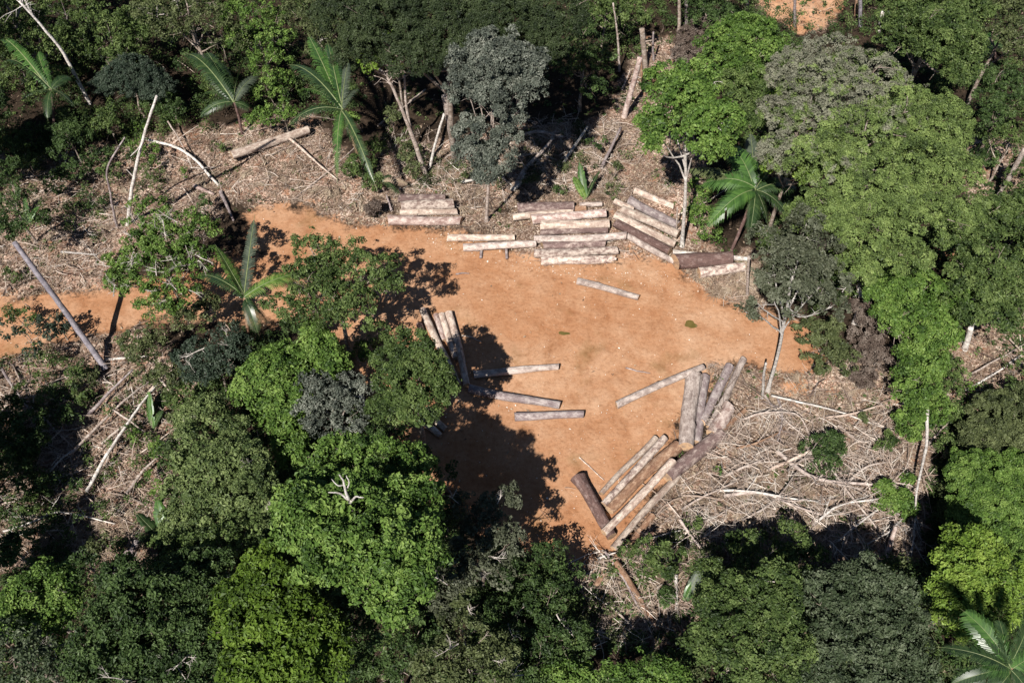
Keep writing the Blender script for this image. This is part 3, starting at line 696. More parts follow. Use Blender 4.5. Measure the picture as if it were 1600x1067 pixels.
# ------------------------------------------------------------------ fallen poles and branches
W = lambda lb, pts, w_, bk='bleached', nm='fallen_branch', **k: wood(nm, lb, 'branch', pts, w_*.8, bk, **k)
GS = 'bleached branches in the slash heap right of the clearing'; GL = 'fallen poles in the left hand slash'
W('pale pole lying across the litter slope with its foot near the drooping frond', [(451,216,.3),(490,250,.4),(527,281,.2)], 5.5, 'cream', 'fallen_pole')
W('thin pole crossing under the pale pole on the litter slope', [(470,302),(520,262,.4),(560,225,.5)], 3, 'bleached', 'fallen_pole')
W('forked whitish fallen branch right of the white spotted trunk', [(228,217,1.0),(290,237,.6),(342,290,0)], 6, 'white', taper=.8, twig=(3,2,.1,0))
W('thin stick leaning over the forked whitish branch', [(262,190,1.2),(290,236,.8)], 3.5, 'bleached')
W('short thick branch stub at the left foot of the litter slope', [(303,290),(335,304)], 9, 'pink')
W('dark bent pole at the left foot of the litter slope', [(345,300),(365,345)], 8, 'grey')
W('pale stick slanting upward from the left end of the short stack', [(612,330),(604,305,.3)], 6, 'grey', 'fallen_pole')
W('pale stick lying level behind the western dirt road', [(95,394),(152,398)], 5, 'white', 'fallen_pole')
W('whitish pole beside the foot of the blue grey leaning trunk', [(165,562),(232,556)], 6, 'white', 'fallen_pole')
W('long brown pole slanting through the left slash below the road', [(138,648),(172,612,.2),(208,577,.3)], 6.5, 'grey', 'fallen_pole', group=GL)
W('long white pole arching through the left slash', [(110,710),(150,668,.3),(190,630,.5),(235,595,.3)], 5.5, 'bleached', 'fallen_pole', group=GL)
W('grey white pole lowest in the left slash, ending near the big hanging leaf', [(135,768),(170,705,.3),(215,640,.6),(250,595,.4)], 6.5, 'white', 'fallen_pole', group=GL)
W('pole crossing the others in the left slash from upper left to lower right', [(165,632,.6),(198,655,.7),(230,677,.3)], 4.5, 'bleached', 'fallen_pole', group=GL)
W('short leaning pole above the big hanging leaf', [(250,592,.6),(280,632,.1)], 4, 'bleached', 'fallen_pole', group=GL)
W('pale pole near the pinkish litter at the left, lower one', [(198,770),(225,735,.2),(255,707,.4)], 6, 'bleached', 'fallen_pole', group=GL)
W('thin pale branch coming out of the dark at the left edge', [(58,762,.2),(90,722,.6),(113,703,.5)], 4.5, 'white')
W('bare forked branch spreading over brown slash at the lower left', [(5,830,.3),(50,815,.7),(85,800,.8),(120,803,.5),(180,818,.2)], 4.5, 'white', twig=(8,2.2,.1,1))
W('curling bare branch at the left edge below the road', [(10,640),(30,600,.6),(20,570,1.0)], 4, 'bleached', twig=(4,1.5,.2,0))
W('grey branch arching down in the shaded left edge', [(2,575,.6),(30,618,.5),(60,655)], 6, 'grey', twig=(3,1.6,.2,0))
W('small pale twigs in front of the left slash shadow', [(72,655,.2),(95,680,.3),(115,700)], 3.5, 'bleached', twig=(3,1.2,.2,0))
W('branching dead limb on ground near the dead trunks at top centre', [(640,160,.4),(665,140,.8)], 6, 'bleached', 'fallen_pole')
W('thin bleached pole in the dark gap below the twisted snag', [(590,197,.2),(625,172,.5),(665,140,.9)], 3.5, 'bleached')
GT = 'bleached limbs in the tangle behind the stacks'
W('big bleached fork on the ground right of the blue grey tree', [(802,298),(820,265,.5),(850,232,.9),(865,215,.8)], 10, 'bleached', taper=.5, twig=(4,2.2,.3,1), group=GT)
W('curved white limb at the left of the tangle behind the long stack', [(798,297,.2),(812,288,.4),(820,272,.6)], 9, 'white', taper=.7, group=GT)
W('straight pale stem leaning in the shaded tangle', [(873,268,.1),(895,232,.8),(918,198,1.3)], 7, 'white', taper=.7, group=GT)
W('dark leaning stem above the large upright green leaf', [(940,262,.2),(955,230,.8),(970,200,1.2)], 7, 'grey', taper=.7, group=GT)
W('low bleached limb pointing left above the short stack', [(720,285),(735,283,.4),(758,278,.2)], 6, 'white', group=GT, twig=(2,1.2,.3,0))
W('pale limb right of the slim tree trunk behind the clearing', [(766,262,.1),(782,275,.3),(800,290)], 5.5, 'white', group=GT)
W('long thin branch laid over the tangle behind the stacks', [(765,225,.3),(800,215,.9),(850,205,.6)], 5, 'bleached', group=GT, twig=(5,1.8,.1,0))
W('short bleached bough resting on the tangle near the dark palm litter', [(820,210,.3),(845,206,.6),(880,214,.2)], 8, 'pale', group=GT, twig=(3,1.6,.2,0))
W('low pale bough lying right behind the stacks in the sun', [(810,245,.2),(840,240,.5),(870,250,.1)], 5, 'bleached', group=GT, twig=(5,1.6,.1,1))
W('light brown pole lying beyond the bright green tree', [(1018,128,.3),(1065,105,.4),(1093,95,.2)], 6, 'brown', 'fallen_pole')
W('thin pole lying beside the split leaning trunk', [(972,140,.3),(985,108,.8)], 4, 'bleached', 'fallen_pole')
# slash heap, lower right
W('long slender pale pole running right across the top of the slash heap', [(1205,618,.6),(1300,640,.7),(1380,668,.2)], 5, 'white', 'fallen_pole', group=GS)
W('thick straight pale pole rising right to the green tower of vines', [(1290,652,.4),(1335,645,.6),(1381,632,.3)], 6, 'cream', 'fallen_pole', group=GS)
W('cream pole pointing up right out of the slash heap with a sawn tip', [(1200,735,.2),(1250,712,.6),(1297,691,.9)], 7, 'cream', 'fallen_pole', group=GS, taper=.9)
W('brown bent branch arching at the left of the slash heap', [(1160,655,.3),(1195,645,1.0),(1245,648,1.1),(1270,690,.4)], 5, 'bleached', group=GS, twig=(5,2,.2,1))
W('dark bent limb near the three legged standing stems', [(1195,618,.2),(1225,655,.8),(1270,692,.3)], 5, 'bleached', group=GS, twig=(4,1.6,.3,1))
W('thick bleached trunk running level through the middle of the heap', [(1130,775,.3),(1190,770,.6),(1240,790,.6),(1290,806,.2)], 8, 'pale', group=GS, taper=.5, twig=(4,2.0,.4,1))
W('second bleached trunk just above the thick level one', [(1120,765,.3),(1180,768,.8),(1235,778,.6),(1280,783,.3)], 6, 'white', group=GS, taper=.5, twig=(3,2,.3,1))
W('long grey branch sweeping from the heap middle to the green patch', [(1215,705,.4),(1270,745,.8),(1340,755,.8),(1400,757,.3)], 8, 'pale', group=GS, taper=.6, twig=(6,2.5,.3,1))
W('forked branch pointing up right near the lone thin white stem', [(1325,752,.4),(1355,728,1.0),(1385,722,.9)], 5.5, 'bleached', group=GS, twig=(4,1.8,.3,1))
W('pale branch fanning into twigs at the right end of the heap', [(1270,820,.3),(1310,790,.8),(1370,780,.8),(1385,770,.4)], 5.5, 'white', group=GS, twig=(8,2.4,.2,1))
W('steep grey branch crossing the heap from top left to bottom right', [(1285,712,.8),(1320,760,.9),(1355,805,.6),(1372,828,.2)], 6, 'bleached', group=GS, twig=(8,2.4,.2,1))
W('brush of thin pale twigs fanning left at the lower right of the heap', [(1372,795,.5),(1340,820,.8),(1310,845,.3)], 4.5, 'white', group=GS, twig=(9,2.2,.1,1))
W('branch with side twigs lying below the fanned brush', [(1420,800,.6),(1390,830,.8),(1355,850,.3)], 4.5, 'white', group=GS, twig=(7,2.0,.1,1))
W('short pale branch right of the straw near the big dark log', [(1130,745,.2),(1165,728,.7),(1200,715,.5)], 6, 'bleached', group=GS, twig=(4,1.8,.2,1))
W('long thin pole lying on straw below the middle of the heap', [(1065,795,.2),(1110,770,.5),(1150,752,.4)], 5, 'bleached', 'fallen_pole', group=GS)
W('thin straight branch touching the lower bushes of the heap', [(1000,845,.3),(1050,832,.5),(1100,820,.4)], 3.5, 'white', 'fallen_pole', group=GS)
W('broken brown limb over the left part of the heap', [(1150,700,.5),(1185,690,.9),(1225,672,.6)], 6, 'brown', group=GS, twig=(4,1.6,.2,1))
W('twisted limb with roots at the top of the heap', [(1215,620,.2),(1222,650,.9),(1215,690,.5)], 5, 'grey', group=GS, twig=(6,1.6,.1,1))
W('grey arching branch near the middle right of the heap', [(1310,665,.3),(1345,690,.6),(1375,680,.4)], 5, 'bleached', group=GS, twig=(4,1.5,.2,1))
W('tangled light branch in the centre of the heap', [(1230,735,.8),(1265,715,1.1),(1310,735,.7),(1335,775,.3)], 5, 'bleached', group=GS, twig=(8,2.2,.1,1))
W('bleached branch ending left of the central tangle', [(1160,812,.3),(1200,790,.7),(1225,765,.9),(1250,730,.7)], 5, 'bleached', group=GS, twig=(6,1.8,.1,1))
W('tall slender white stem with spreading twigs at its foot, right of the heap', [(1449,640,3.2),(1446,700,2.2),(1432,765,1.6),(1430,820,.8),(1424,868,.1)], 7, 'white', nm='fallen_sapling', taper=.35, twig=(8,2.2,.7,1))
W('leaning reddish stump post left of the thin white stem foot', [(1384,876,0),(1392,845,1.0),(1400,822,1.8)], 9, 'pink', 'broken_post', taper=.9)
W('straight grey pole slanting down right below the slash heap', [(1062,812,1.0),(1095,855,.7),(1140,912,.1)], 6, 'pale', 'fallen_pole')
W('pale upright log piece below the straw under the heap', [(1056,898,.8),(1058,925,.3),(1056,952,0)], 7, 'white', 'fallen_pole')
W('dark crossed branch by the rotting log below the fan', [(945,862,.3),(975,905,.5),(1010,975,.2)], 6, 'grey', 'fallen_pole')
W('thin pale pole beside the rotting log below the fan', [(953,945,.2),(975,965,.4),(1000,990,.1)], 5, 'bleached', 'fallen_pole')
W('white pole crossing near the foot of the knobbly log', [(935,873,.2),(962,863,.4)], 5, 'white', 'fallen_pole')
W('pair like pale pole on bare ground at the right edge, upper', [(1510,610,.1),(1550,585,.2),(1605,548,.2)], 5, 'white', 'fallen_pole')
W('grey pole on bare ground at the right edge, lower', [(1515,585,.1),(1560,560,.2),(1605,535,.1)], 4.5, 'bleached', 'fallen_pole')
W('thin pole between the vine tower and the right hand bush', [(1450,695,.1),(1490,650,.4)], 5, 'bleached', 'fallen_pole')
W('thin stick lying flat on the clay near the flared dark log', [(905,714,.02),(925,732,.05),(944,750,.02)], 3, 'cream', 'stick')
W('thin dark stick lying on the clay in the middle', [(978,574,.02),(998,580,.03),(1016,583,.02)], 3, 'grey', 'stick')
W('thin straw coloured stick on clay above the tree shadow', [(722,524,.02),(738,527,.03),(752,534,.02)], 3.5, 'cream', 'stick')
W('small grey chip of bark on the clay in the upper left', [(712,428,.01),(722,427,.02),(733,427,.01)], 3.5, 'grey', 'bark_chip')

#@@TREES
T = make_tree
BG = 'forest trees round the clearing'; SH = 'low bushes between the trees'
# far side, left to right
T('tree', 'ragged dark tree in the top left corner', 'tree', [(60,70,60),(15,30,50,-1),(110,30,50),(75,130,35,-1.5),(20,110,40,-1.5)], 5.5, 'open', 'mid', group=BG, bark='grey')
T('tree', 'mid green tree at the top edge right of the leaning white trunk', 'tree', [(170,55,45),(225,40,45),(190,95,35,-1),(130,75,35,-1)], 5.5, 'open', 'mid', group=BG)
T('feathery_tree', 'dark feathery bush tree above the white spotted trunk', 'tree', [(205,120,40),(240,135,28,-.5),(170,130,25,-1)], 5, 'fine', 'teal', group=BG, flat=.5)
T('tree', 'loose tree with bare grey boughs at the top left of the palm', 'tree', [(320,20,45),(270,40,35,-1),(360,60,30,-2),(250,10,40)], 9, 'open', 'olive', group=BG, dead=3)
T('tree', 'leafy green tree at the top edge above the upper left palm', 'tree', [(385,25,45),(430,45,35,-1),(420,100,30,-3),(385,70,30,-2)], 8, 'open', 'bright', group=BG)
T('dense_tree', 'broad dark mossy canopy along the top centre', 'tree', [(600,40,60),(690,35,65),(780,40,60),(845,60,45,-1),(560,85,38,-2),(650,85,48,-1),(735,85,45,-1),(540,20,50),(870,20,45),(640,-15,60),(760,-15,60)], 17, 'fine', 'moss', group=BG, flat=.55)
T('bush', 'bright green bush under the dark mossy canopy near the twisted snag', 'bush', [(590,90,26),(650,98,26),(620,75,24,.5)], 7, 'broad', 'lime', group=BG, low=0)
T('tree', 'light green thin tree left of the dark mossy canopy', 'tree', [(520,45,40),(480,25,40),(535,90,25,-2),(500,75,25,-2)], 8, 'open', 'olive', group=BG, dead=1)
T('grey_leaved_tree', 'blue grey leaved tree on a slim trunk behind the clearing', 'tree', [(775,110,52),(735,100,38,.0),(815,100,40),(775,150,42,-1.5),(730,140,30,-1),(825,135,28,-1),(770,80,40,.5),(735,205,26,-4.5),(775,245,26,-6.5),(735,240,22,-6),(805,185,18,-3.5),(760,270,20,-7),(790,215,22,-5)], 9, 'mid', 'blue', base=(760,346), bark='bleached', tr=.16)
T('bright_green_tree', 'bright green tree on a white trunk right of the slanting stack', 'tree', [(1065,170,50),(1105,210,42,-1),(1040,130,32),(1020,200,22,-1.5),(1085,130,36,.3),(1130,190,30),(1015,225,16,-2)], 8, 'broad', 'bright', base=(1066,386), bark='white', tr=.18)
T('tree', 'bright green crown just below the red clay patch', 'tree', [(1165,60,46),(1125,80,34),(1195,75,32),(1155,100,34,-1)], 10, 'mid', 'bright', group=BG)
T('tree', 'deep green crown wedged between the bright tree and the giant canopy', 'tree', [(1160,140,42),(1190,190,36,-1),(1150,230,32,-2),(1200,120,34),(1180,250,24,-2.5)], 8, 'mid', 'mid', group=BG)
T('tree', 'olive tree at the top edge in the dark gap', 'tree', [(945,15,38),(990,25,30,-1),(915,5,35)], 6, 'open', 'mid', group=BG)
T('tree', 'bushy tree at the top edge between the bare trunk pairs', 'tree', [(1110,15,38),(1140,-5,34),(1095,-15,40)], 6, 'open', 'dark', group=BG)
T('bush', 'brownish thicket beside the slim bare trunks', 'bush', [(1085,60,30),(1110,50,24),(1075,85,22,-.5)], 3, 'fine', 'brown', group=SH)
T('giant_tree', 'giant spreading canopy tree, greyish on top, right of the clearing', 'tree',
  [(1290,150,74,.5,.62),(1235,190,50,-.5,.55),(1350,120,60,.3,.62),(1290,90,50,0,.72),(1240,115,45,-.3,.8),(1400,170,60,0,.35),(1460,190,58,-.5,.12),(1350,220,66,.8,.25),(1430,260,66,.3,.08),(1485,270,48,-.5,.05),(1370,300,62,.2,.1),(1290,260,58,0,.35),(1440,340,58,-.3,0),(1360,370,52,-1,0),(1300,330,48,-1,.15),(1490,340,36,-1,0),(1220,240,34,-1.5,.6),(1410,400,38,-2,0),(1260,340,32,-2.5,.1),(1335,415,34,-3,0)], 16, 'canopy', 'canopy', flat=.42, tr=.55, low=-.15)
T('bush', 'lime green foliage under the left rim of the giant canopy', 'bush', [(1225,165,26),(1245,200,22,-.3),(1255,265,26),(1290,270,22),(1210,250,20)], 13.0, 'broad', 'lime', low=0, group=SH)
T('tree', 'smooth green dome shaped tree at the top right', 'tree', [(1450,50,62,0),(1500,70,38,-1),(1410,60,40,-1),(1470,5,55),(1420,10,45),(1520,20,32,-1),(1500,110,26,-2)], 13, 'mid', 'mid', group=BG)
T('tree', 'brownish olive tree in the top right corner', 'tree', [(1575,35,42),(1600,70,34,-1),(1560,0,40)], 11, 'open', 'olive', group=BG)
T('tree', 'dark tree below the top right corner', 'tree', [(1560,140,40),(1600,150,38),(1555,185,24,-1)], 9, 'open', 'dark', group=BG)
T('tree', 'loose green tree behind the right leaning trunk', 'tree', [(1585,205,28),(1545,210,22,-1),(1600,270,26,-2)], 6, 'open', 'mid', group=BG)
T('tree', 'full green tree at the right edge below the giant canopy', 'tree', [(1560,400,62),(1530,470,44,-.5),(1580,480,50,-.5),(1500,370,36,-.5),(1600,350,48),(1545,345,34),(1510,430,30,-1)], 9, 'mid', 'mid', group=BG)
T('bush', 'low shrubs at the foot of the right leaning trunk', 'bush', [(1530,325,26),(1580,310,24)], 2.5, 'open', 'mid', group=SH)
T('sparse_tree', 'sparse greyish tree on a white trunk at the right end of the clearing', 'tree', [(1240,420,46),(1205,385,38),(1275,390,38),(1240,470,34,-1),(1290,440,34,-.5),(1200,440,26,-1),(1165,488,18,-2.5),(1178,470,14,-2),(1260,350,30,.5),(1300,480,20,-2)], 8, 'open', 'grey', base=(1200,612), bark='white', tr=.15)
T('bush', 'thin yellowish bush on a grey stub at the right end of the clay', 'bush', [(1287,545,30),(1268,522,22),(1315,560,22),(1300,520,22),(1275,570,18)], 2.6, 'open', 'olive')
T('tree', 'leafy tree under the lower rim of the giant canopy', 'tree', [(1345,440,34),(1300,410,26),(1390,440,34),(1310,350,26,1)], 6, 'open', 'mid', group=BG)
T('vine_tower', 'bright green column of vines between the slash and the right forest', 'vine covered tree', [(1425,460,44),(1440,510,42,-.7),(1400,490,32,-1),(1480,470,34,-.5),(1440,560,34,-2.5),(1425,600,34,-3.5),(1450,635,28,-4.5),(1425,660,22,-5.5),(1470,520,28,-1.5),(1380,455,26)], 7.5, 'mid', 'bright', low=-.6, flat=.95, tr=.2)
T('vine_heap', 'heap of dead brown vines hanging from the gnarled snag', 'vine heap', [(1355,520,26,-.5),(1365,560,26,-1.5),(1345,485,18,.3),(1350,590,16,-2)], 3.2, 'fine', 'brown', flat=1.0, limbs=True)
T('bush', 'dark bush with the white snag in front, at the forest edge on the right', 'bush', [(1475,600,24),(1500,580,18),(1480,640,20)], 2, 'open', 'mid', group=SH)
# near right
T('bush', 'large olive vine covered mound at the right edge', 'bush', [(1570,660,46),(1595,700,44),(1535,690,32,-.3),(1610,630,30)], 3.2, 'smooth', 'olive', flat=.6, low=-.1)
T('bush', 'bright soft green mound of creepers lower right', 'bush', [(1535,755,52),(1565,790,52),(1510,735,30,-.5),(1595,750,44),(1515,815,36,-.5),(1585,840,40)], 4, 'smooth', 'bright', flat=.6, low=-.1)
T('tree', 'yellow green tree lower right above the corner palm', 'tree', [(1515,920,46),(1560,900,42),(1490,890,32),(1500,960,38,-.5),(1550,950,38,-.5),(1480,930,26,-.5),(1530,860,32),(1500,850,24,-1)], 9, 'mid', 'lime')
T('tree', 'big greyish green tree at the bottom right', 'tree', [(1345,970,68),(1300,940,46),(1395,950,50),(1350,920,44,.3),(1390,1020,56),(1300,1010,55),(1340,1060,56),(1425,1050,44,-1),(1260,1040,40,-1)], 8, 'mid', 'silver')
T('tree', 'green rounded tree at the bottom between straw and grey green tree', 'tree', [(1170,950,52),(1125,945,34,-.5),(1210,960,42),(1150,1000,52),(1215,910,34),(1105,900,24,-2),(1105,1000,32,-1),(1190,1030,50),(1230,1010,34)], 9, 'mid', 'mid', dead=1)
T('bush', 'dark bushes below the long pole under the slash heap', 'bush', [(1200,860,34),(1235,845,30),(1165,870,28),(1240,885,28,-.5),(1270,870,20,-.5)], 3.2, 'open', 'mid', group=SH)
T('bush', 'small green bush at the foot of the south east fan', 'bush', [(1010,870,26),(1030,895,24),(985,860,16),(1048,870,22)], 2.2, 'open', 'mid', group=SH)
T('bush', 'dark green patch of shrub in the slash heap', 'bush', [(1275,700,20),(1290,725,24),(1300,690,16)], 1.6, 'open', 'dark', group=SH)
T('bush', 'low bright ground shrub beside the thin white stem', 'bush', [(1385,775,20),(1410,790,18),(1420,750,14)], 1.2, 'mid', 'bright', group=SH)
T('tree', 'green tree at the bottom centre right', 'tree', [(1010,1060,36),(960,1070,32),(1045,1065,30),(890,1070,36,-1)], 6, 'mid', 'bright', group=BG)
T('tree', 'dark tangled tree at the bottom centre', 'tree', [(850,950,44),(880,1000,40),(820,1000,40,-.5),(790,960,36),(870,910,28,-1),(840,1045,44)], 5, 'open', 'dark', group=BG, dead=3)
T('tree', 'shaded loose tree bottom centre beside the dark tangled one', 'tree', [(730,1010,46),(690,1050,46),(760,1050,44),(720,960,32,-.5),(780,1020,28)], 8, 'open', 'olive', group=BG, dead=3)
T('bush', 'dark bush in the shade at the lower edge of the clearing', 'bush', [(830,880,28),(860,870,22),(890,900,20),(800,900,26)], 3.5, 'open', 'dark', group=SH)
# near left
T('tree', 'large rounded bright green tree with a bleached dead bough on top', 'tree', [(590,750,60,-5),(530,720,40,-5.5),(630,790,50,-2),(560,800,62,-1.5),(480,820,42,-.5),(460,790,30,-.8),(520,860,48,-.3),(600,850,52),(650,850,38,-.8),(640,905,36,-1),(615,940,28,-1.5),(620,975,20,-2.5),(640,725,28,-5.5),(500,770,34,-3),(670,880,22,-1.5),(570,900,34,-1)], 17.5, 'broad', 'bright', tr=.4)
T('tree', 'bright mid green tree at the bottom left of centre', 'tree', [(430,930,54),(400,970,48),(470,980,52),(440,1030,60),(500,1030,40,-1),(370,940,32,-.7),(420,885,34,-.5),(390,1050,42),(520,990,24,-1.5)], 13, 'broad', 'vivid')
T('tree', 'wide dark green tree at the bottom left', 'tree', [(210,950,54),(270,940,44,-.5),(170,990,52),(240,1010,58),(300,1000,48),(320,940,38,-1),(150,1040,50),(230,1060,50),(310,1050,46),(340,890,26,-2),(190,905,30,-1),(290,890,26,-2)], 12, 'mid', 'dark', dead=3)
T('tree', 'lighter green tree with white dead bough at the lower left edge', 'tree', [(60,930,44),(95,950,30),(30,960,36),(70,990,30,-.7),(90,910,24)], 10, 'mid', 'bright', dead=4)
T('tree', 'dark tree in the bottom left corner', 'tree', [(30,1030,44),(80,1045,40),(0,1000,34)], 12, 'open', 'silver', group=BG)
T('tree', 'shaded greyish tree between the big bright tree and the clay', 'tree', [(790,775,22),(765,800,26),(760,840,36),(730,790,22),(735,870,38),(790,850,26),(715,900,34,-.5),(700,940,28,-1),(780,890,24,-1)], 8, 'open', 'grey', dead=5)
T('tree', 'dark leaved tree beside the western log fan', 'tree', [(640,545,32),(655,590,42),(620,600,32,-.5),(690,605,24,-1),(650,640,32,-1),(610,565,24),(668,560,26),(600,640,22,-1.5)], 10.5, 'mid', 'mid', tr=.22)
T('tree', 'airy tree shading the upper left of the clay', 'tree', [(500,395,34),(540,395,28),(570,430,38),(480,445,40),(530,455,42),(600,415,24),(555,485,34,-.5),(610,450,22),(450,475,28,-.5),(500,495,26,-1),(480,380,22),(515,425,34),(560,400,24),(430,480,22,-1),(540,470,30),(500,430,30)], 9, 'open', 'mid', tr=.2)
T('tree', 'feathery green tree with bare twiggy boughs left of the spiky palm', 'tree', [(235,345,34),(285,360,36),(205,400,34),(250,420,36),(300,410,34),(190,440,24),(285,460,26,-.7),(230,455,26,-.7),(320,360,22),(265,380,30,.3),(180,415,22,-1),(245,480,26,-1),(225,375,26)], 8, 'open', 'bright', dead=26)
T('bush', 'green bush at the road edge below the feathery tree', 'bush', [(260,495,28),(300,490,24),(330,480,20),(275,470,20)], 3.5, 'open', 'olive', group=SH)
T('feathery_tree', 'dark blue green feathery tree below the spiky palm', 'tree', [(330,545,36),(300,555,26,-.3),(355,530,26),(320,575,24,-.5),(365,565,18),(300,580,16,-.5),(375,540,16)], 5, 'open', 'teal', flat=.5, dead=5)
T('bush', 'pale green bush below the dirt road', 'bush', [(235,560,30),(215,535,20),(260,590,26,-.5),(230,525,16)], 4, 'open', 'olive', group=SH)
T('tree', 'bright leafy tree left of the blue grey bush', 'tree', [(430,580,40),(400,605,32,-.4),(455,620,34,-.3),(500,545,26),(470,560,26),(440,650,32,-1),(455,700,28,-1.7),(520,570,20),(490,520,16)], 7, 'broad', 'bright')
T('grey_leaved_bush', 'blue grey leaved bushy tree beside the broken white trunk', 'tree', [(520,622,40),(490,612,30),(550,612,28),(512,655,32,-.5),(548,652,26,-.5),(480,640,22,-.5)], 7.5, 'open', 'blue')
T('tree', 'soft green tree left of the large rounded bright tree', 'tree', [(340,740,48),(380,720,34),(300,700,34,-.4),(380,770,38),(330,790,42,-.5),(290,770,30,-.8),(320,650,30,-1),(400,750,26),(280,820,26,-1.5),(360,680,26,-.8),(410,800,28,-1),(300,655,22,-1.5),(350,830,24,-1)], 7.5, 'mid', 'soft', dead=3)
T('tree', 'small dark tree under the soft green tree', 'tree', [(300,860,28),(345,850,30),(260,850,22,-.5),(385,840,26)], 8, 'open', 'mid', group=BG)
T('bush', 'shaded bush at the left edge above the road', 'bush', [(15,270,26),(20,320,28,-.3),(0,360,22),(35,360,18)], 6, 'open', 'dark', group=SH)
T('bush', 'sparse dark bush at the left edge below the road', 'bush', [(20,510,22),(65,515,20),(45,545,18)], 3.5, 'sparse', 'teal', group=SH)
T('bush', 'shaded shrubs along the left edge slash', 'bush', [(60,560,22),(75,610,24),(40,620,22),(110,590,18)], 2.2, 'sparse', 'mid', group=SH)
T('bush', 'dark shrubs in the shade at the left edge middle', 'bush', [(20,690,30),(50,660,22),(15,740,28),(10,640,24)], 3.5, 'open', 'dark', group=SH)
T('bush', 'green shrub in the brown lower left slash', 'bush', [(45,790,18),(60,830,16),(40,850,14)], 2, 'open', 'mid', group=SH)
T('bush', 'tiny bright shrub at the far side of the white spotted trunk', 'bush', [(215,225,14),(235,240,14),(250,255,10)], 2.0, 'open', 'bright', group=SH)
T('bush', 'green shrubs right of the upper left palm', 'bush', [(420,150,24),(405,190,20),(440,130,20),(545,190,14)], 3, 'open', 'bright', group=SH)
T('bush', 'low green shrub below the drooping palm frond', 'bush', [(565,260,20),(585,285,14),(550,265,14)], 1.6, 'open', 'mid', group=SH)
T('bush', 'small olive shrub at the foot of the twisted snag', 'bush', [(640,240,16),(650,265,14),(625,225,12)], 1.8, 'open', 'olive', group=SH)
T('bush', 'low shrub between the white trunk and the big palm', 'bush', [(1090,300,20),(1100,345,22),(1110,370,16),(1082,330,14)], 2, 'open', 'bright', group=SH)
T('bush', 'leafy shrub right of the spiky palm, by the western shade', 'bush', [(590,520,20),(575,545,18)], 2.0, 'open', 'mid', group=SH)
T('bush', 'shrub filling the gap between blue grey bush and rounded tree', 'bush', [(590,660,26),(560,690,26),(610,690,22),(480,740,24)], 3.5, 'open', 'dark', group=SH)
T('bush', 'shrub in the lower clearing shade left of the greyish tree', 'bush', [(700,800,22),(690,840,24)], 5, 'open', 'dark', group=SH)
T('tree', 'thin dark tree in the shaded gap at the top centre', 'tree', [(905,55,30),(935,95,26,-1),(890,100,24,-1),(925,140,20,-2)], 8, 'open', 'dark', group=BG)
T('bush', 'shaded bush below the large rounded tree near the bottom', 'bush', [(600,1010,34),(640,1035,34),(560,1050,30),(610,1060,34),(655,985,24)], 7, 'open', 'dark', group=SH)
T('bush', 'dark shrub between the two bright trees at the bottom', 'bush', [(530,920,26),(555,950,28),(560,1000,26),(530,950,20)], 5, 'open', 'dark', group=SH)
T('bush', 'low green thicket left of the white spotted trunk', 'bush', [(120,265,22),(150,245,20),(90,285,18)], 2, 'open', 'dark', group=SH)
T('bush', 'spindly green shrub on the litter slope below the feathery tree', 'bush', [(225,262,12),(250,268,10),(238,282,9)], 1.6, 'sparse', 'mid', group=SH)
T('bush', 'weedy green shrub left of the blue grey leaning trunk', 'bush', [(35,470,12),(45,478,9)], 1.0, 'open', 'bright', group=SH)
T('bush', 'yellowish weeds at the foot of the blue grey leaning trunk', 'bush', [(135,590,16),(120,610,14),(150,605,12)], 1.2, 'open', 'olive', group=SH)
T('bush', 'green shrub behind the long stack at the foot of the tangle', 'bush', [(830,285,12),(880,300,10),(955,300,12)], 1.0, 'sparse', 'olive', group=SH)
T('bush', 'green regrowth among the poles in the left slash', 'bush', [(215,690,14),(235,740,13),(190,745,10)], 1.2, 'sparse', 'bright', group=SH)
T('bush', 'bushy regrowth under the central tangle of the slash heap', 'bush', [(1245,690,12),(1150,700,10),(1120,735,9)], 1.0, 'sparse', 'bright', group=SH)
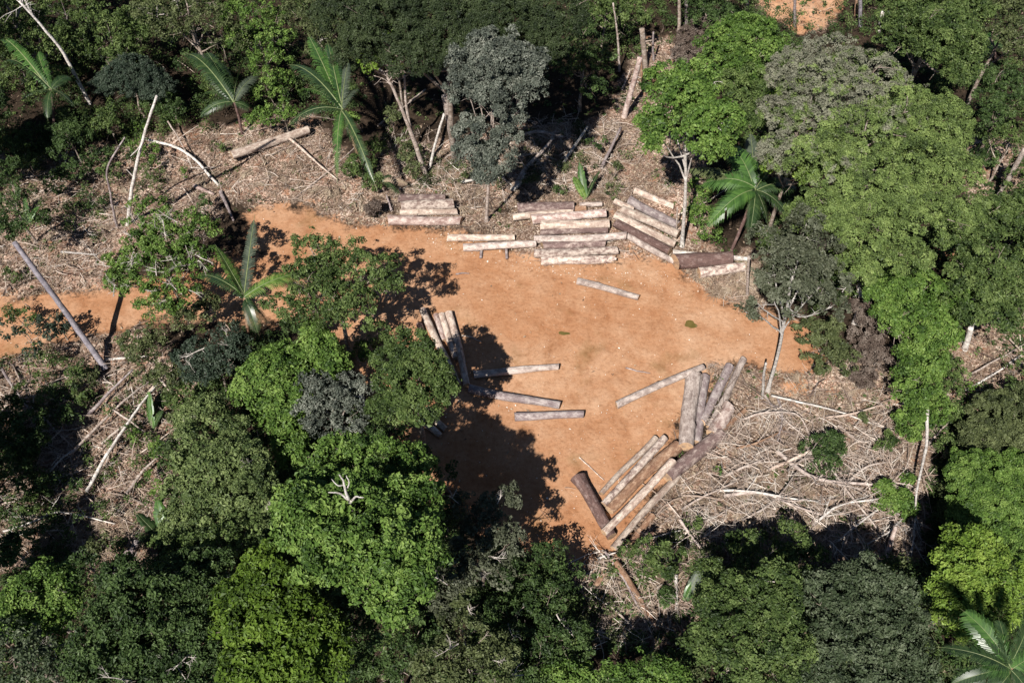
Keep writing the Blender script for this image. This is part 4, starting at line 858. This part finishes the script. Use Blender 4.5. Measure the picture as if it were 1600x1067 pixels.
BUSH = [
 ('dark shrub in the deep shade at the foot of the leaning white trunk', 105,215,36,4,'open','dark'),
 ('mid green bush just right of the foot of the leaning white trunk', 170,190,26,3.5,'open','mid'),
 ('low dark bush at the left edge under the shaded palm', 40,235,34,3.5,'open','dark'),
 ('leafy sapling between the two upper left palms', 440,175,22,4,'open','bright'),
 ('shaded bush between the feathery tree and the upper left palm', 270,165,26,3.5,'open','dark'),
 ('green bush close behind the upper left palm', 335,130,24,4,'open','mid'),
 ('shrubby regrowth left of the forked whitish branch', 170,265,20,2,'open','mid'),
 ('round dark shrub behind the thin bent snag', 150,315,18,1.8,'open','dark'),
 ('shaded sapling left of the upper road bank', 75,340,22,2.5,'open','dark'),
 ('dark shrub by the dark bent pole', 315,325,20,2,'open','dark'),
 ('small green shrub on the slope under the pale thick log', 345,228,12,1.2,'sparse','mid'),
 ('brown dead shrub at the left of the short stack', 583,328,14,1.4,'fine','brown'),
 ('green weeds at the left end of the litter slope', 290,272,12,1,'sparse','bright'),
 ('little shrub between pole and palm on the litter slope', 500,225,11,1.1,'sparse','olive'),
 ('olive shrub right of the palm with tall glossy fronds', 615,180,20,2.5,'open','olive'),
 ('shrub behind the drooping palm frond', 585,225,20,2,'open','mid'),
 ('shrub below the blue grey tree, left of its slim trunk', 725,275,16,1.5,'sparse','olive'),
 ('dark shrub in the tangle left of the upright green leaf', 875,295,12,1.2,'sparse','dark'),
 ('low olive shrub just right of the upright green leaf', 960,265,16,1.5,'sparse','olive'),
 ('shrub between the tangle and the dark gap', 930,225,18,1.6,'sparse','dark'),
 ('dense shrub behind the thick dark log and the palm', 1200,380,30,2.5,'open','mid'),
 ('bush left of the road at the left edge', 22,432,18,1.5,'sparse','mid'),
 ('dark bush on the lower road bank', 95,508,24,2,'open','teal'),
 ('bushy sapling on the lower road bank by the leaning trunk', 30,500,28,2.5,'open','mid'),
 ('green shrub right of the foot of the leaning trunk', 205,540,22,2,'open','mid'),
 ('weedy shrub in the upper left slash', 130,620,18,1.5,'open','mid'),
 ('shaded shrub in the left slash near the edge', 95,655,24,2.2,'open','dark'),
 ('broad dark shrub at the left edge of the slash', 30,700,40,3,'open','dark'),
 ('tall weeds below the curling bare branch', 60,630,20,1.8,'open','olive'),
 ('dark shrub left of the pale branch in the slash', 50,760,30,2.4,'open','dark'),
 ('leafy shrub right of the big hanging leaf', 285,620,28,3,'open','mid'),
 ('olive shrub between hanging leaf and soft green tree', 275,665,24,2.6,'open','olive'),
 ('shrub under the hanging leaf', 245,700,16,1.4,'open','bright'),
 ('dark shrub at the end of the lower left poles', 250,765,18,1.6,'open','bright'),
 ('dark bush at the lower left edge above the light green tree', 20,860,34,4,'open','dark'),
 ('shaded bush above the dark lower left trees', 130,880,32,4,'open','dark'),
 ('low shrub left of the dark twin logs', 150,850,16,1.4,'sparse','olive'),
 ('shrub right of the dark twin logs', 265,880,22,3,'open','mid'),
 ('low bush on the slash by the vine tower', 1385,690,20,1.6,'open','mid'),
 ('shrub at the brown end of the slash beside the vine heap', 1350,650,12,1,'sparse','olive'),
 ('bush on the bare slope at the right edge', 1590,575,24,2,'open','mid'),
 ('small bush by the short white snag', 1480,565,20,2,'open','mid'),
 ('shrub right of the vine tower foot', 1480,700,24,2.2,'open','mid'),
 ('bushes at the right edge below the leaning trunk', 1590,320,28,2.5,'open','mid'),
 ('shrub in the gap right of the giant canopy', 1540,250,26,2.5,'open','dark'),
 ('bush left of the rotting log below the fan', 900,935,16,1.2,'open','dark'),
 ('bush right of the rotting log below the fan', 1040,930,12,1,'open','dark'),
 ('mossy shrub under the straight slanting pole', 1100,865,28,2.5,'open','olive'),
 ('dark shrub right of the straight slanting pole', 1145,850,28,2.4,'open','dark'),
 ('low green shrub on the straw under the slash heap', 1090,825,18,1.2,'sparse','mid'),
 ('weeds in front of the thick level bleached trunk', 1165,745,12,.9,'sparse','bright'),
 ('shaded bush at the bottom between dark trees', 900,1005,28,4,'open','dark'),
 ('bush under the lower rim of the big grey green tree', 1440,930,24,3,'open','dark'),
 ('small leafy tree under the blue grey bush', 540,700,30,4.5,'open','mid'),
 ('sapling between leafy tree and airy tree', 570,560,24,4,'open','bright'),
 ('dark bush by the spiky palm foot', 400,540,28,3.5,'open','dark'),
 ('shaded sapling under the airy tree', 470,510,26,3,'open','dark'),
 ('bush at the lower corner of the clearing in tree shade', 700,740,24,3.5,'open','dark'),
 ('dark sapling at the bottom edge of the clearing', 850,890,28,3.5,'open','mid'),
 ('leafy shrub below the short log pair', 665,715,22,3,'open','dark'),
]
for lb_, x_, y_, r_, h_, st2, cl_ in BUSH:
    lo = [(x_+rng.normal(0, r_*.1), y_+rng.normal(0, r_*.1), r_*.55)]
    for q_ in range(4):
        an = q_*PI/2+rng.uniform(-.6, .6); lo.append((x_+math.cos(an)*r_*.62, y_+math.sin(an)*r_*.5, r_*rng.uniform(.3, .52), -rng.uniform(0, .25)*h_))
    T('shrub', lb_, 'bush', lo, h_, st2, cl_, group=SH, low=-.5, tname='stem')
for o_ in list(D.objects):
    if o_.get('label', '').startswith('large rounded bright green tree'):
        db = MB(); B0 = np.array(o_.location); z0 = 17.6
        def pl(pts, r0, r1): db.tube(smooth_path([at(x, y, z) for x, y, z in pts], 9, .02), np.linspace(r0, r1, 9), k=6)
        pl([(549,795,z0-1.2),(546,780,z0+.3),(540,768,z0+.9),(538,752,z0+1.3),(530,741,z0+1.5)], .15, .04)
        pl([(546,781,z0+.2),(530,771,z0+.8),(513,769,z0+1.0)], .09, .03)
        pl([(547,784,z0+.1),(556,775,z0+.6),(568,777,z0+.9)], .08, .03)
        pl([(540,767,z0+.8),(545,755,z0+1.2),(541,742,z0+1.4)], .06, .02)
        pl([(538,758,z0+1.1),(527,757,z0+1.3),(518,748,z0+1.4)], .05, .02)
        db.build('dead_branch', BM['white'], o_, origin=B0)
# trees standing just outside the picture whose shade falls into it
for lb_, lob, h_ in (('dense dark tree beyond the left edge of the picture, upper', [(-105,190,62),(-60,215,52,-1),(-40,165,48,-1),(-150,230,50)], 9),
                     ('dense dark tree beyond the left edge of the picture, middle', [(-110,735,58),(-90,670,50),(-150,690,50),(-60,770,40,-1)], 8),
                     ('dense dark tree beyond the left edge of the picture, lower', [(-110,940,60),(-90,880,50),(-60,910,40,-1)], 8),
                     ('dense tree beyond the top left corner', [(40,-60,60),(-60,20,60)], 11)):
    T('dense_tree', lb_, 'tree', lob, h_, 'mid', 'dark', group='forest trees standing outside the picture')

# ------------------------------------------------------------------ palms and large leaved plants
P_, PP, PD = 'palm', 'palm_pale', 'palm_dark'
make_palm('big spreading palm right of the slanting stack', (1142,392), (1180,296),
  [(1138,228,.6,.28,P_,1.35),(1172,205,1.2,.10,PP,1.0),(1200,222,.4,.22,P_,1.2),(1092,290,-1.0,.38,P_,1.35),(1098,362,-2.4,.42,P_,1.25),(1170,376,-2.6,.3,PD,1.0),(1245,292,-.8,.32,PD,1.2),(1235,345,-1.8,.35,PD,1.1),(1062,268,-.9,.25,'olive',.9),(1200,352,-1.8,.25,PD,1.0),(1225,250,.2,.3,PD,1.1)], trunk_r=.13, fused=.95)
make_palm('palm with tall glossy fronds at the upper left centre', (565,262), (535,172),
  [(480,52,1.8,.12,P_,1.25),(512,66,1.6,.18,P_,1.25),(450,102,.2,.3,PD,1.2),(448,200,-1.6,.38,PD,.95),(527,288,-2.6,.28,P_,.75),(560,140,-.4,.3,PP,.8),(470,140,-.4,.30,P_,.9),(545,95,1.0,.15,PP,.8),(590,300,-2.8,.3,PD,.8)], trunk_r=.14)
make_palm('dark palm with drooping fronds at the upper left', (378,210), (366,160),
  [(288,86,.2,.34,PD,1.3),(322,80,1.0,.2,PD,1.1),(345,95,1.0,.1,PD,.9),(405,118,.2,.25,PP,.8),(390,170,-.6,.25,PD,.8),(320,145,-.4,.3,PD,.9),(385,90,.8,.2,PD,.9),(310,185,-1.0,.3,PD,.8)], trunk_r=.13)
make_palm('spiky palm with one silvery upright frond over the dirt road', (387,560), (383,465),
  [(336,382,1.0,.12,'bright',1.05),(398,335,2.0,.02,PP,.8),(490,426,-.2,.25,'bright',.95),(462,468,-.8,.2,PP,.7),(352,418,.2,.25,P_,1.0),(312,430,-.6,.32,PD,.9),(405,525,-2.0,.35,PD,.8),(420,505,-1.8,.3,PD,.7)], trunk_r=.14)
make_palm('palm with wide arching fronds in the bottom right corner', (1595,1150), (1578,1045),
  [(1610,960,.4,.25,PD,1.1),(1512,1000,0,.3,PD,1.0),(1500,950,.5,.25,P_,1.0),(1620,1020,-.2,.3,P_,.9),(1545,1090,-.8,.3,PD,.9),(1480,1070,-1.1,.3,PD,.8),(1462,1010,-.4,.35,PD,.8),(1560,965,.8,.15,PD,.9),(1610,1090,-1.0,.2,PD,.8),(1530,1040,0,.35,P_,.9)], trunk_r=.16)
make_palm('small dark palm between the trees at the top right', (1556,98), (1552,72),
  [(1535,60,.2,.3,PD,.8),(1570,55,.3,.3,P_,.8),(1545,45,.5,.2,P_,.8),(1575,80,-.3,.3,PD,.8),(1530,85,-.4,.3,PD,.8)], trunk_r=.1)
make_palm('shaded palm at the left edge below the top corner', (85,215), (80,140),
  [(10,95,0,.3,PD,1.0),(60,80,.6,.2,P_,.9),(110,120,0,.3,PD,.9),(30,160,-.6,.3,PD,.9),(120,170,-.8,.3,PD,.8),(0,60,.4,.3,P_,.9),(75,190,-1.2,.3,PD,.8)], trunk_r=.12)
make_palm('low dry looking palm tuft at the foot of the tall palm', (600,298), (598,285),
  [(575,300,-.2,.3,'dry',.6),(625,305,-.3,.3,'palm_dark',.6),(612,275,.3,.3,'palm_dark',.5),(590,268,.4,.3,'olive',.5),(640,290,-.2,.3,'dry',.5)], trunk_r=.06, name='palm_sapling', cat='palm')
def big_leaf_plant(label, base, tips, mat=P_, wid=.5, name='broad_leaved_plant'):
    B = gp(*base); e = empty(name, B, label, 'plant')
    for tx, ty, z, arch, m in tips: frond(m, e, B, B+np.array([rng.normal(0, .05), rng.normal(0, .05), 0]), at(tx, ty, B[2]+z), arch, wid, n=26, fused=1.7, name='leaf')
    return e
big_leaf_plant('upright banana like plant with one large light green leaf behind the long stack', (915,312), [(905,250,2.2,.05,P_),(938,265,1.5,.15,PD),(895,275,1.2,.2,'bright')])
big_leaf_plant('single large smooth leaf hanging in the left slash', (240,672), [(232,608,1.8,.1,P_),(255,640,.8,.3,PD)])
big_leaf_plant('plant with two wide dark leaves at the lower left', (262,850), [(212,800,1.6,.2,PD),(245,778,1.8,.2,P_),(268,795,1.6,.1,PP),(215,840,.6,.3,PD)], wid=.65)
big_leaf_plant('pale long leaf plant beside the grey pole below the slash heap', (1070,940), [(1100,880,1.6,.2,PP),(1085,905,1.0,.2,P_)])
big_leaf_plant('young plant with wide leaves at the left edge above the road', (45,350), [(38,302,1.6,.1,P_),(62,322,.8,.3,P_),(28,330,.8,.3,PD)], wid=.4)
big_leaf_plant('bright leafed plant in the shade at the top left', (50,150), [(15,130,1.0,.2,'bright'),(58,118,1.2,.2,'bright'),(35,118,1.3,.1,P_)], wid=.4)
big_leaf_plant('small upright leaf at the bottom left below the dark tree', (352,1075), [(352,1045,1.5,.05,P_)], wid=.3)
big_leaf_plant('tuft of narrow bright leaves left of the corner palm', (1495,1080), [(1488,1005,2.5,.05,'bright'),(1508,1040,1.5,.1,P_),(1455,990,2.5,.15,'olive')], wid=.3)

#@@STUFF
# ------------------------------------------------------------------ uncountable stuff
def in_poly_px(P, n, seed):
    r = np.random.default_rng(seed); P = np.array(P, float); lo = P.min(0); hi = P.max(0); out = []
    while sum(len(o) for o in out) < n:
        q = r.uniform(lo, hi, (n*2, 2)); ins = np.zeros(len(q), bool); m = len(P)
        for i in range(m):
            a = P[i]; b = P[(i+1) % m]; c = ((a[1] > q[:, 1]) != (b[1] > q[:, 1]))
            ins ^= c & (q[:, 0] < a[0]+(q[:, 1]-a[1])/(b[1]-a[1]+1e-9)*(b[0]-a[0]))
        out.append(q[ins])
    return np.vstack(out)[:n]
def to_ground(q):
    p = at(q[:, 0], q[:, 1], 0.0); z = gz(p[:, 0], p[:, 1]); d = rays(q[:, 0], q[:, 1]); t = (z-CAM[2])/d[:, 2]
    p = CAM+d*t[:, None]; p[:, 2] = gz(p[:, 0], p[:, 1]); return p
Vs, Fs, Ts = [], [], []; off = 0
for si, (P, n, s) in enumerate(LIT):
    p = to_ground(in_poly_px(P, n, 100+si)); dd = soil_d(p[:, 0], p[:, 1])
    keep = (dd > -.3) | (rng.random(n) < (.25 if n < 6000 and si == 11 else .02)); p = p[keep]; n = len(p)
    keep = vnoise(p[:, 0], p[:, 1], .7, 20+si) > rng.uniform(-1.0, .7, n); p = p[keep]; n = len(p)
    a = rng.uniform(0, 2*PI, n)+.0; L = s*np.exp(rng.normal(-.45, .6, n))*1.1; r = np.clip(L*.013, .006, .04)*np.exp(rng.normal(-.1, .4, n))
    el = rng.normal(0, .16, n)
    d = np.stack([np.cos(a)*np.cos(el), np.sin(a)*np.cos(el), np.sin(el)], -1); sdv_ = unit(np.cross(d, [0, 0, 1.0]))
    bend = sdv_*(rng.normal(0, .06, n)*L)[:, None]+np.array([0, 0, 1.0])*(np.abs(rng.normal(0, .05, n))*L)[:, None]
    c = p+[0, 0, .0]; c[:, 2] += r+np.abs(np.sin(el))*L/2+rng.exponential(.10, n)
    pts = [c-d*L[:, None]/2, c+bend*.85-d*L[:, None]*.17, c+bend*.85+d*L[:, None]*.17, c+d*L[:, None]/2]
    up = np.cross(sdv_, d)
    ring = []
    for q, f in zip(pts, (1, .95, .8, .45)):
        for th in (0, 2.094, 4.189): ring.append(q+sdv_*(np.cos(th)*r*f)[:, None]+up*(np.sin(th)*r*f)[:, None])
    V = np.stack(ring, 1).reshape(-1, 3)
    b = (np.arange(n)*12)[:, None]
    ff = []
    for k in range(3):
        for j in range(3): ff.append([k*3+j, k*3+(j+1) % 3, k*3+3+(j+1) % 3, k*3+3+j])
    F = (b[:, :, None]+np.array(ff)[None]).reshape(-1, 4)
    Vs.append(V); Fs.append(F+off); off += len(V); Ts.append(np.repeat(np.clip(rng.normal(.44, .22, n)+.3*vnoise(p[:, 0], p[:, 1], .45, 77), 0, 1), 12))
for P, n, dep in (([(1110,640),(1390,650),(1430,830),(1300,860),(1060,850),(1100,730)], 620, 2), ([(770,185),(970,195),(960,300),(780,315)], 300, 2), ([(610,210),(760,230),(760,320),(620,320)], 130, 2), ([(0,600),(260,600),(260,800),(0,860)], 230, 2), ([(340,190),(600,220),(600,330),(340,310)], 70, 1), ([(0,280),(330,240),(340,400),(0,450)], 200, 2), ([(930,850),(1060,870),(1060,1000),(900,1000)], 130, 2), ([(1360,560),(1460,640),(1440,860),(1380,860)], 60, 2)):
    mb = MB()
    for b in to_ground(in_poly_px(P, n, 900+n)):
        if soil_d(b[0], b[1]) < .3: continue
        t0 = len(mb.T); a = rng.uniform(0, 2*PI)
        twiggy(mb, b+[0, 0, rng.uniform(.05, 1.0 if n > 300 else .6)], np.array([math.cos(a), math.sin(a), rng.uniform(-.05, .25)]), rng.uniform(.8, 2.6), rng.uniform(.016, .042), dep, 3, .03, 4)
        tt = np.clip(rng.normal(.68, .2), 0, 1)
        for q in range(t0, len(mb.T)): mb.T[q] = np.full(len(mb.T[q]), tt)
    V = np.vstack(mb.V); Vs.append(V); Fs.append(np.vstack(mb.F)+off); off += len(V); Ts.append(np.concatenate(mb.T))
STICK = NB('stick_litter'); c_ = STICK.ramp(STICK.attr('tint'), [(0, (.08,.052,.042)), (.35, (.22,.16,.125)), (.7, (.43,.34,.28)), (1, (.66,.59,.52))])
STICK.l(c_, STICK.b.inputs['Base Color']); STICK.b.inputs['Roughness'].default_value = .85
props(mesh_obj('stick_litter', np.vstack(Vs), np.vstack(Fs), STICK.m, None, {'tint': np.concatenate(Ts)}, False), 'dry sticks, twigs and straw strewn over the ground round the clay', 'litter', kind='stuff')
# dead leaves
def leaf_litter():
    C = []; 
    for si, (P, n, s) in enumerate(LIT): C.append(to_ground(in_poly_px(P, int(n*2.2), 300+si)))
    p = np.vstack(C); dd = soil_d(p[:, 0], p[:, 1]); p = p[(dd > -.2) | (rng.random(len(p)) < .03)]; n = len(p)
    p[:, 2] += rng.uniform(.02, .10, n)
    N = unit(rng.normal(0, .45, (n, 3))+[0, 0, 1.0]); L = rng.uniform(.12, .42, n)
    V, F, t, h = quadleaves(p, N, L, L*rng.uniform(.25, .6, n), np.clip(rng.normal(.5, .3, n), 0, 1))
    props(mesh_obj('leaf_litter', V, F, LM['dry'], None, {'tint': t, 'hue': h}, False), 'dead brown and straw coloured leaves covering the forest ground', 'litter', kind='stuff')
leaf_litter()
# wood chips and stones on the clay
def chips():
    q = np.vstack([in_poly_px(CLEARING, 2600, 5), in_poly_px(ROAD, 700, 6), in_poly_px([(610,340),(840,390),(980,420),(1100,430),(1100,470),(700,400)], 1300, 7)])
    p = to_ground(q); n = len(p); keep = vnoise(p[:, 0], p[:, 1], .5, 31) > rng.uniform(-1.2, .9, n); p = p[keep]; n = len(p)
    p[:, 2] += .03; L = np.exp(rng.normal(-2.7, .5, n)); N = unit(rng.normal(0, .3, (n, 3))+[0, 0, 1.0])
    V, F, t, h = quadleaves(p, N, L, L*rng.uniform(.3, .8, n), np.clip(rng.normal(.65, .3, n), 0, 1))
    b = NB('wood_chip'); b.l(b.ramp(b.attr('tint'), [(0, (.16,.08,.04)), (.4, (.42,.28,.18)), (.75, (.62,.52,.42)), (1, (.8,.76,.7))]), b.b.inputs['Base Color']); b.b.inputs['Roughness'].default_value = .8
    props(mesh_obj('wood_chips', V, F, b.m, None, {'tint': t, 'hue': h}, False), 'pale wood chips and bark crumbs scattered on the orange clay', 'wood chips', kind='stuff')
chips()
# undergrowth: leafy ground plants
def undergrowth(name, label, n, col, seed, size, thresh, polys):
    C = []
    for i, P in enumerate(polys): C.append(to_ground(in_poly_px(P, n//len(polys), seed+i)))
    p = np.vstack(C); dd = soil_d(p[:, 0], p[:, 1])
    p = p[(dd > .5) & (vnoise(p[:, 0], p[:, 1], .33, seed)+rng.normal(0, .2, len(p)) > thresh)]; m = len(p)
    k = rng.integers(9, 26, m); idx = np.repeat(np.arange(m), k); q = len(idx); rad = rng.uniform(.15, .6, m)[idx]
    d = unit(rng.normal(size=(q, 3))+[0, 0, .5]); d[:, 2] = np.abs(d[:, 2])
    c = p[idx]+d*rad[:, None]*rng.uniform(.4, 1, (q, 1))*[1, 1, 1.1]; c[:, 2] += .03
    N = unit(d*.5+rng.normal(0, .35, (q, 3))+[0, 0, .9]); L = size*rng.uniform(.6, 1.5, q)
    V, F, t, h = quadleaves(c, N, L, L*rng.uniform(.4, .7, q), np.clip(rng.normal(.5, .2, m)[idx]+rng.normal(0, .12, q), 0, 1))
    props(mesh_obj(name, V, F, LM[col], None, {'tint': t, 'hue': h}, False), label, 'undergrowth', kind='stuff')
ALL = [[(-60,-60),(1660,-60),(1660,1130),(-60,1130)]]
FOR = [[(-60,-60),(1660,-60),(1660,180),(-60,180)],[(1200,100),(1660,100),(1660,560),(1300,500)],[(-60,880),(1660,900),(1660,1130),(-60,1130)],[(250,560),(620,560),(700,900),(250,900)],[(1450,650),(1660,600),(1660,1000),(1450,900)]]
undergrowth('undergrowth', 'mid green leafy ground plants between the trees', 7000, 'mid', 41, .24, -.05, FOR)
undergrowth('undergrowth', 'dark green ground plants on the shaded forest floor', 5500, 'dark', 61, .26, -.1, FOR)
undergrowth('weeds', 'scattered light green weeds in the dry slash', 7000, 'mid', 81, .16, .28, ALL)
def understory(label, n, col, seed, polys, hmax, thresh=-.2, lit=.08):
    p = np.vstack([to_ground(in_poly_px(P, n//len(polys), seed+i)) for i, P in enumerate(polys)])
    ok = soil_d(p[:, 0], p[:, 1]) > 1.2
    for P_l, _n, _s in LIT[:-1]: ok &= (sdist(polyw(P_l), p[:, 0], p[:, 1]) > .3) | (rng.random(len(p)) < lit)
    ok &= vnoise(p[:, 0], p[:, 1], .28, seed)+rng.normal(0, .15, len(p)) > thresh
    p = p[ok]; out = []
    for b in p:
        R = rng.uniform(.35, .95); h = rng.uniform(.2, 1)**1.5*hmax; m = int(34*R*R/.3)
        q = unit(rng.normal(size=(m, 3))+[0, 0, .6]); c = b+[0, 0, h]+q*R*rng.uniform(.3, 1.05, (m, 1))*[1, 1, .8]
        c[:, 2] = np.maximum(c[:, 2], b[2]+.05)
        out.append((c, unit(q*.7+rng.normal(0, .4, (m, 3))+[0, 0, .6]), rng.uniform(.14, .34, m), rng.uniform(.5, 1, m)*.15, np.clip(rng.normal(.45, .2)+rng.normal(0, .15, m), 0, 1), np.zeros(m)))
    o = build_leaves(out, 'understory', LM[col], None, np.zeros(3)); props(o, label, 'undergrowth', kind='stuff')
TOP = [[(-60,-60),(560,-60),(560,190),(-60,240)],[(500,-60),(1250,-60),(1250,110),(500,110)],[(1150,-60),(1660,-60),(1660,560),(1180,480)]]
LOW = [[(-60,860),(900,860),(900,1130),(-60,1130)],[(230,540),(620,520),(760,900),(230,900)],[(1090,900),(1660,880),(1660,1130),(1000,1130)],[(1450,620),(1660,560),(1660,900),(1450,900)],[(780,850),(890,900),(900,1100),(700,1100)]]
understory('green thicket on the left side of the clearing', 800, 'mid', 751, [[(-60,200),(320,180),(340,330),(-60,440)],[(-60,540),(260,540),(260,900),(-60,900)]], 1.5, -.15, lit=.4)
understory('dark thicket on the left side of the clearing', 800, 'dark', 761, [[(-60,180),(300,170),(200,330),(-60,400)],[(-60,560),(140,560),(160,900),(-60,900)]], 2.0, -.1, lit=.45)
understory('dry olive growth in the tangle behind the stacks', 420, 'olive', 771, [[(600,210),(980,180),(980,300),(610,300)],[(880,850),(1200,830),(1100,1000),(900,1000)]], .9, .0, lit=.6)
understory('tangled mid green thicket filling the forest floor along the top', 2600, 'mid', 701, TOP, 2.6, -.5)
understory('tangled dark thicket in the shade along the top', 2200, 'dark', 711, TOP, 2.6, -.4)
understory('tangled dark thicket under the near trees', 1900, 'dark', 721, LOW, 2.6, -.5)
understory('green thicket under the near trees', 1300, 'mid', 781, LOW, 4.0, -.2)
understory('olive thicket under the near trees', 900, 'olive', 731, LOW, 2.2, -.1)
understory('light green thicket patches at the edge of the dry slash', 500, 'bright', 741, [[(150,120),(560,120),(560,240),(150,240)],[(1000,100),(1120,60),(1120,420),(1060,420)],[(1380,420),(1600,420),(1600,620),(1420,700)]], 1.2, .0)
# dry palm straw tufts in the slash
def straw():
    polys = [([(1120,700),(1300,760),(1360,860),(1200,870),(1060,830)], 150), ([(760,200),(980,200),(960,320),(820,320)], 140), ([(1090,420),(1190,400),(1190,480),(1110,460)], 80), ([(640,220),(760,240),(750,340),(640,300)], 50), ([(340,210),(560,260),(600,340),(400,320)], 60), ([(20,780),(200,790),(180,870),(20,870)], 70), ([(0,280),(330,230),(330,320),(60,440)], 60), ([(1180,590),(1380,560),(1440,700),(1250,720)], 70), ([(940,880),(1060,900),(1040,980),(950,960)], 50)]
    V = []; F = []; t = []; c = 0
    for i, (P, n) in enumerate(polys):
        p = to_ground(in_poly_px(P, n, 500+i))
        for b in p:
            a0 = rng.uniform(0, 6.28); spread = rng.uniform(.5, 1.5); L0 = rng.uniform(.6, 1.6); tt = np.clip(rng.normal(.6, .2), 0, 1)
            for k in range(int(rng.integers(10, 20))):
                a = a0+rng.normal(0, spread*.5); d = np.array([math.cos(a), math.sin(a), 0]); s = np.array([-d[1], d[0], 0])*.022*rng.uniform(.7, 1.6); L = L0*rng.uniform(.6, 1.1); z = rng.uniform(.05, .35)
                q = [b+[0, 0, .05], b+d*L*.4+[0, 0, z], b+d*L*.8+[0, 0, z*.8], b+d*L+[0, 0, .03]]
                for j, x in enumerate(q): V += [x-s*(1-.25*j), x+s*(1-.25*j)]
                F += [[c+2*j, c+2*j+1, c+2*j+3, c+2*j+2] for j in range(3)]; c += 8; t += [tt]*8
    props(mesh_obj('dry_straw', np.array(V), np.array(F), LM['dry'], None, {'tint': t, 'hue': np.zeros(len(t))}, False), 'straw coloured dead palm leaf strips lying in the slash', 'straw', kind='stuff')
straw()
# puddles
pm = NB('muddy_water'); pm.l(pm.ramp(pm.noise(pm.mapping((1, 1, 1)), 1.5), [(.3, (.09,.075,.02)), (.7, (.15,.11,.035))]), pm.b.inputs['Base Color']); pm.b.inputs['Roughness'].default_value = .25
for i, (cx, cy, rx, ry) in enumerate(((1079,507,9,6), (881,521,8,3))):
    k = 26; th = np.arange(k)/k*2*PI; rr = 1+.16*np.sin(th*2+i)+.12*np.sin(th*3+2*i)+.06*np.sin(th*5)
    P = to_ground(np.stack([cx+rx*np.cos(th)*rr, cy+ry*np.sin(th)*rr], -1)); c = P.mean(0); z = P[:, 2].mean()+.02
    P[:, 2] = z; c[2] = z; V = np.vstack([P, c[None]]); F = [[a, (a+1) % k, (a+2) % k, k] for a in range(0, k, 2)]
    props(mesh_obj('puddle', V, np.array(F)[:, ::-1], pm.m), kind='structure')
pass
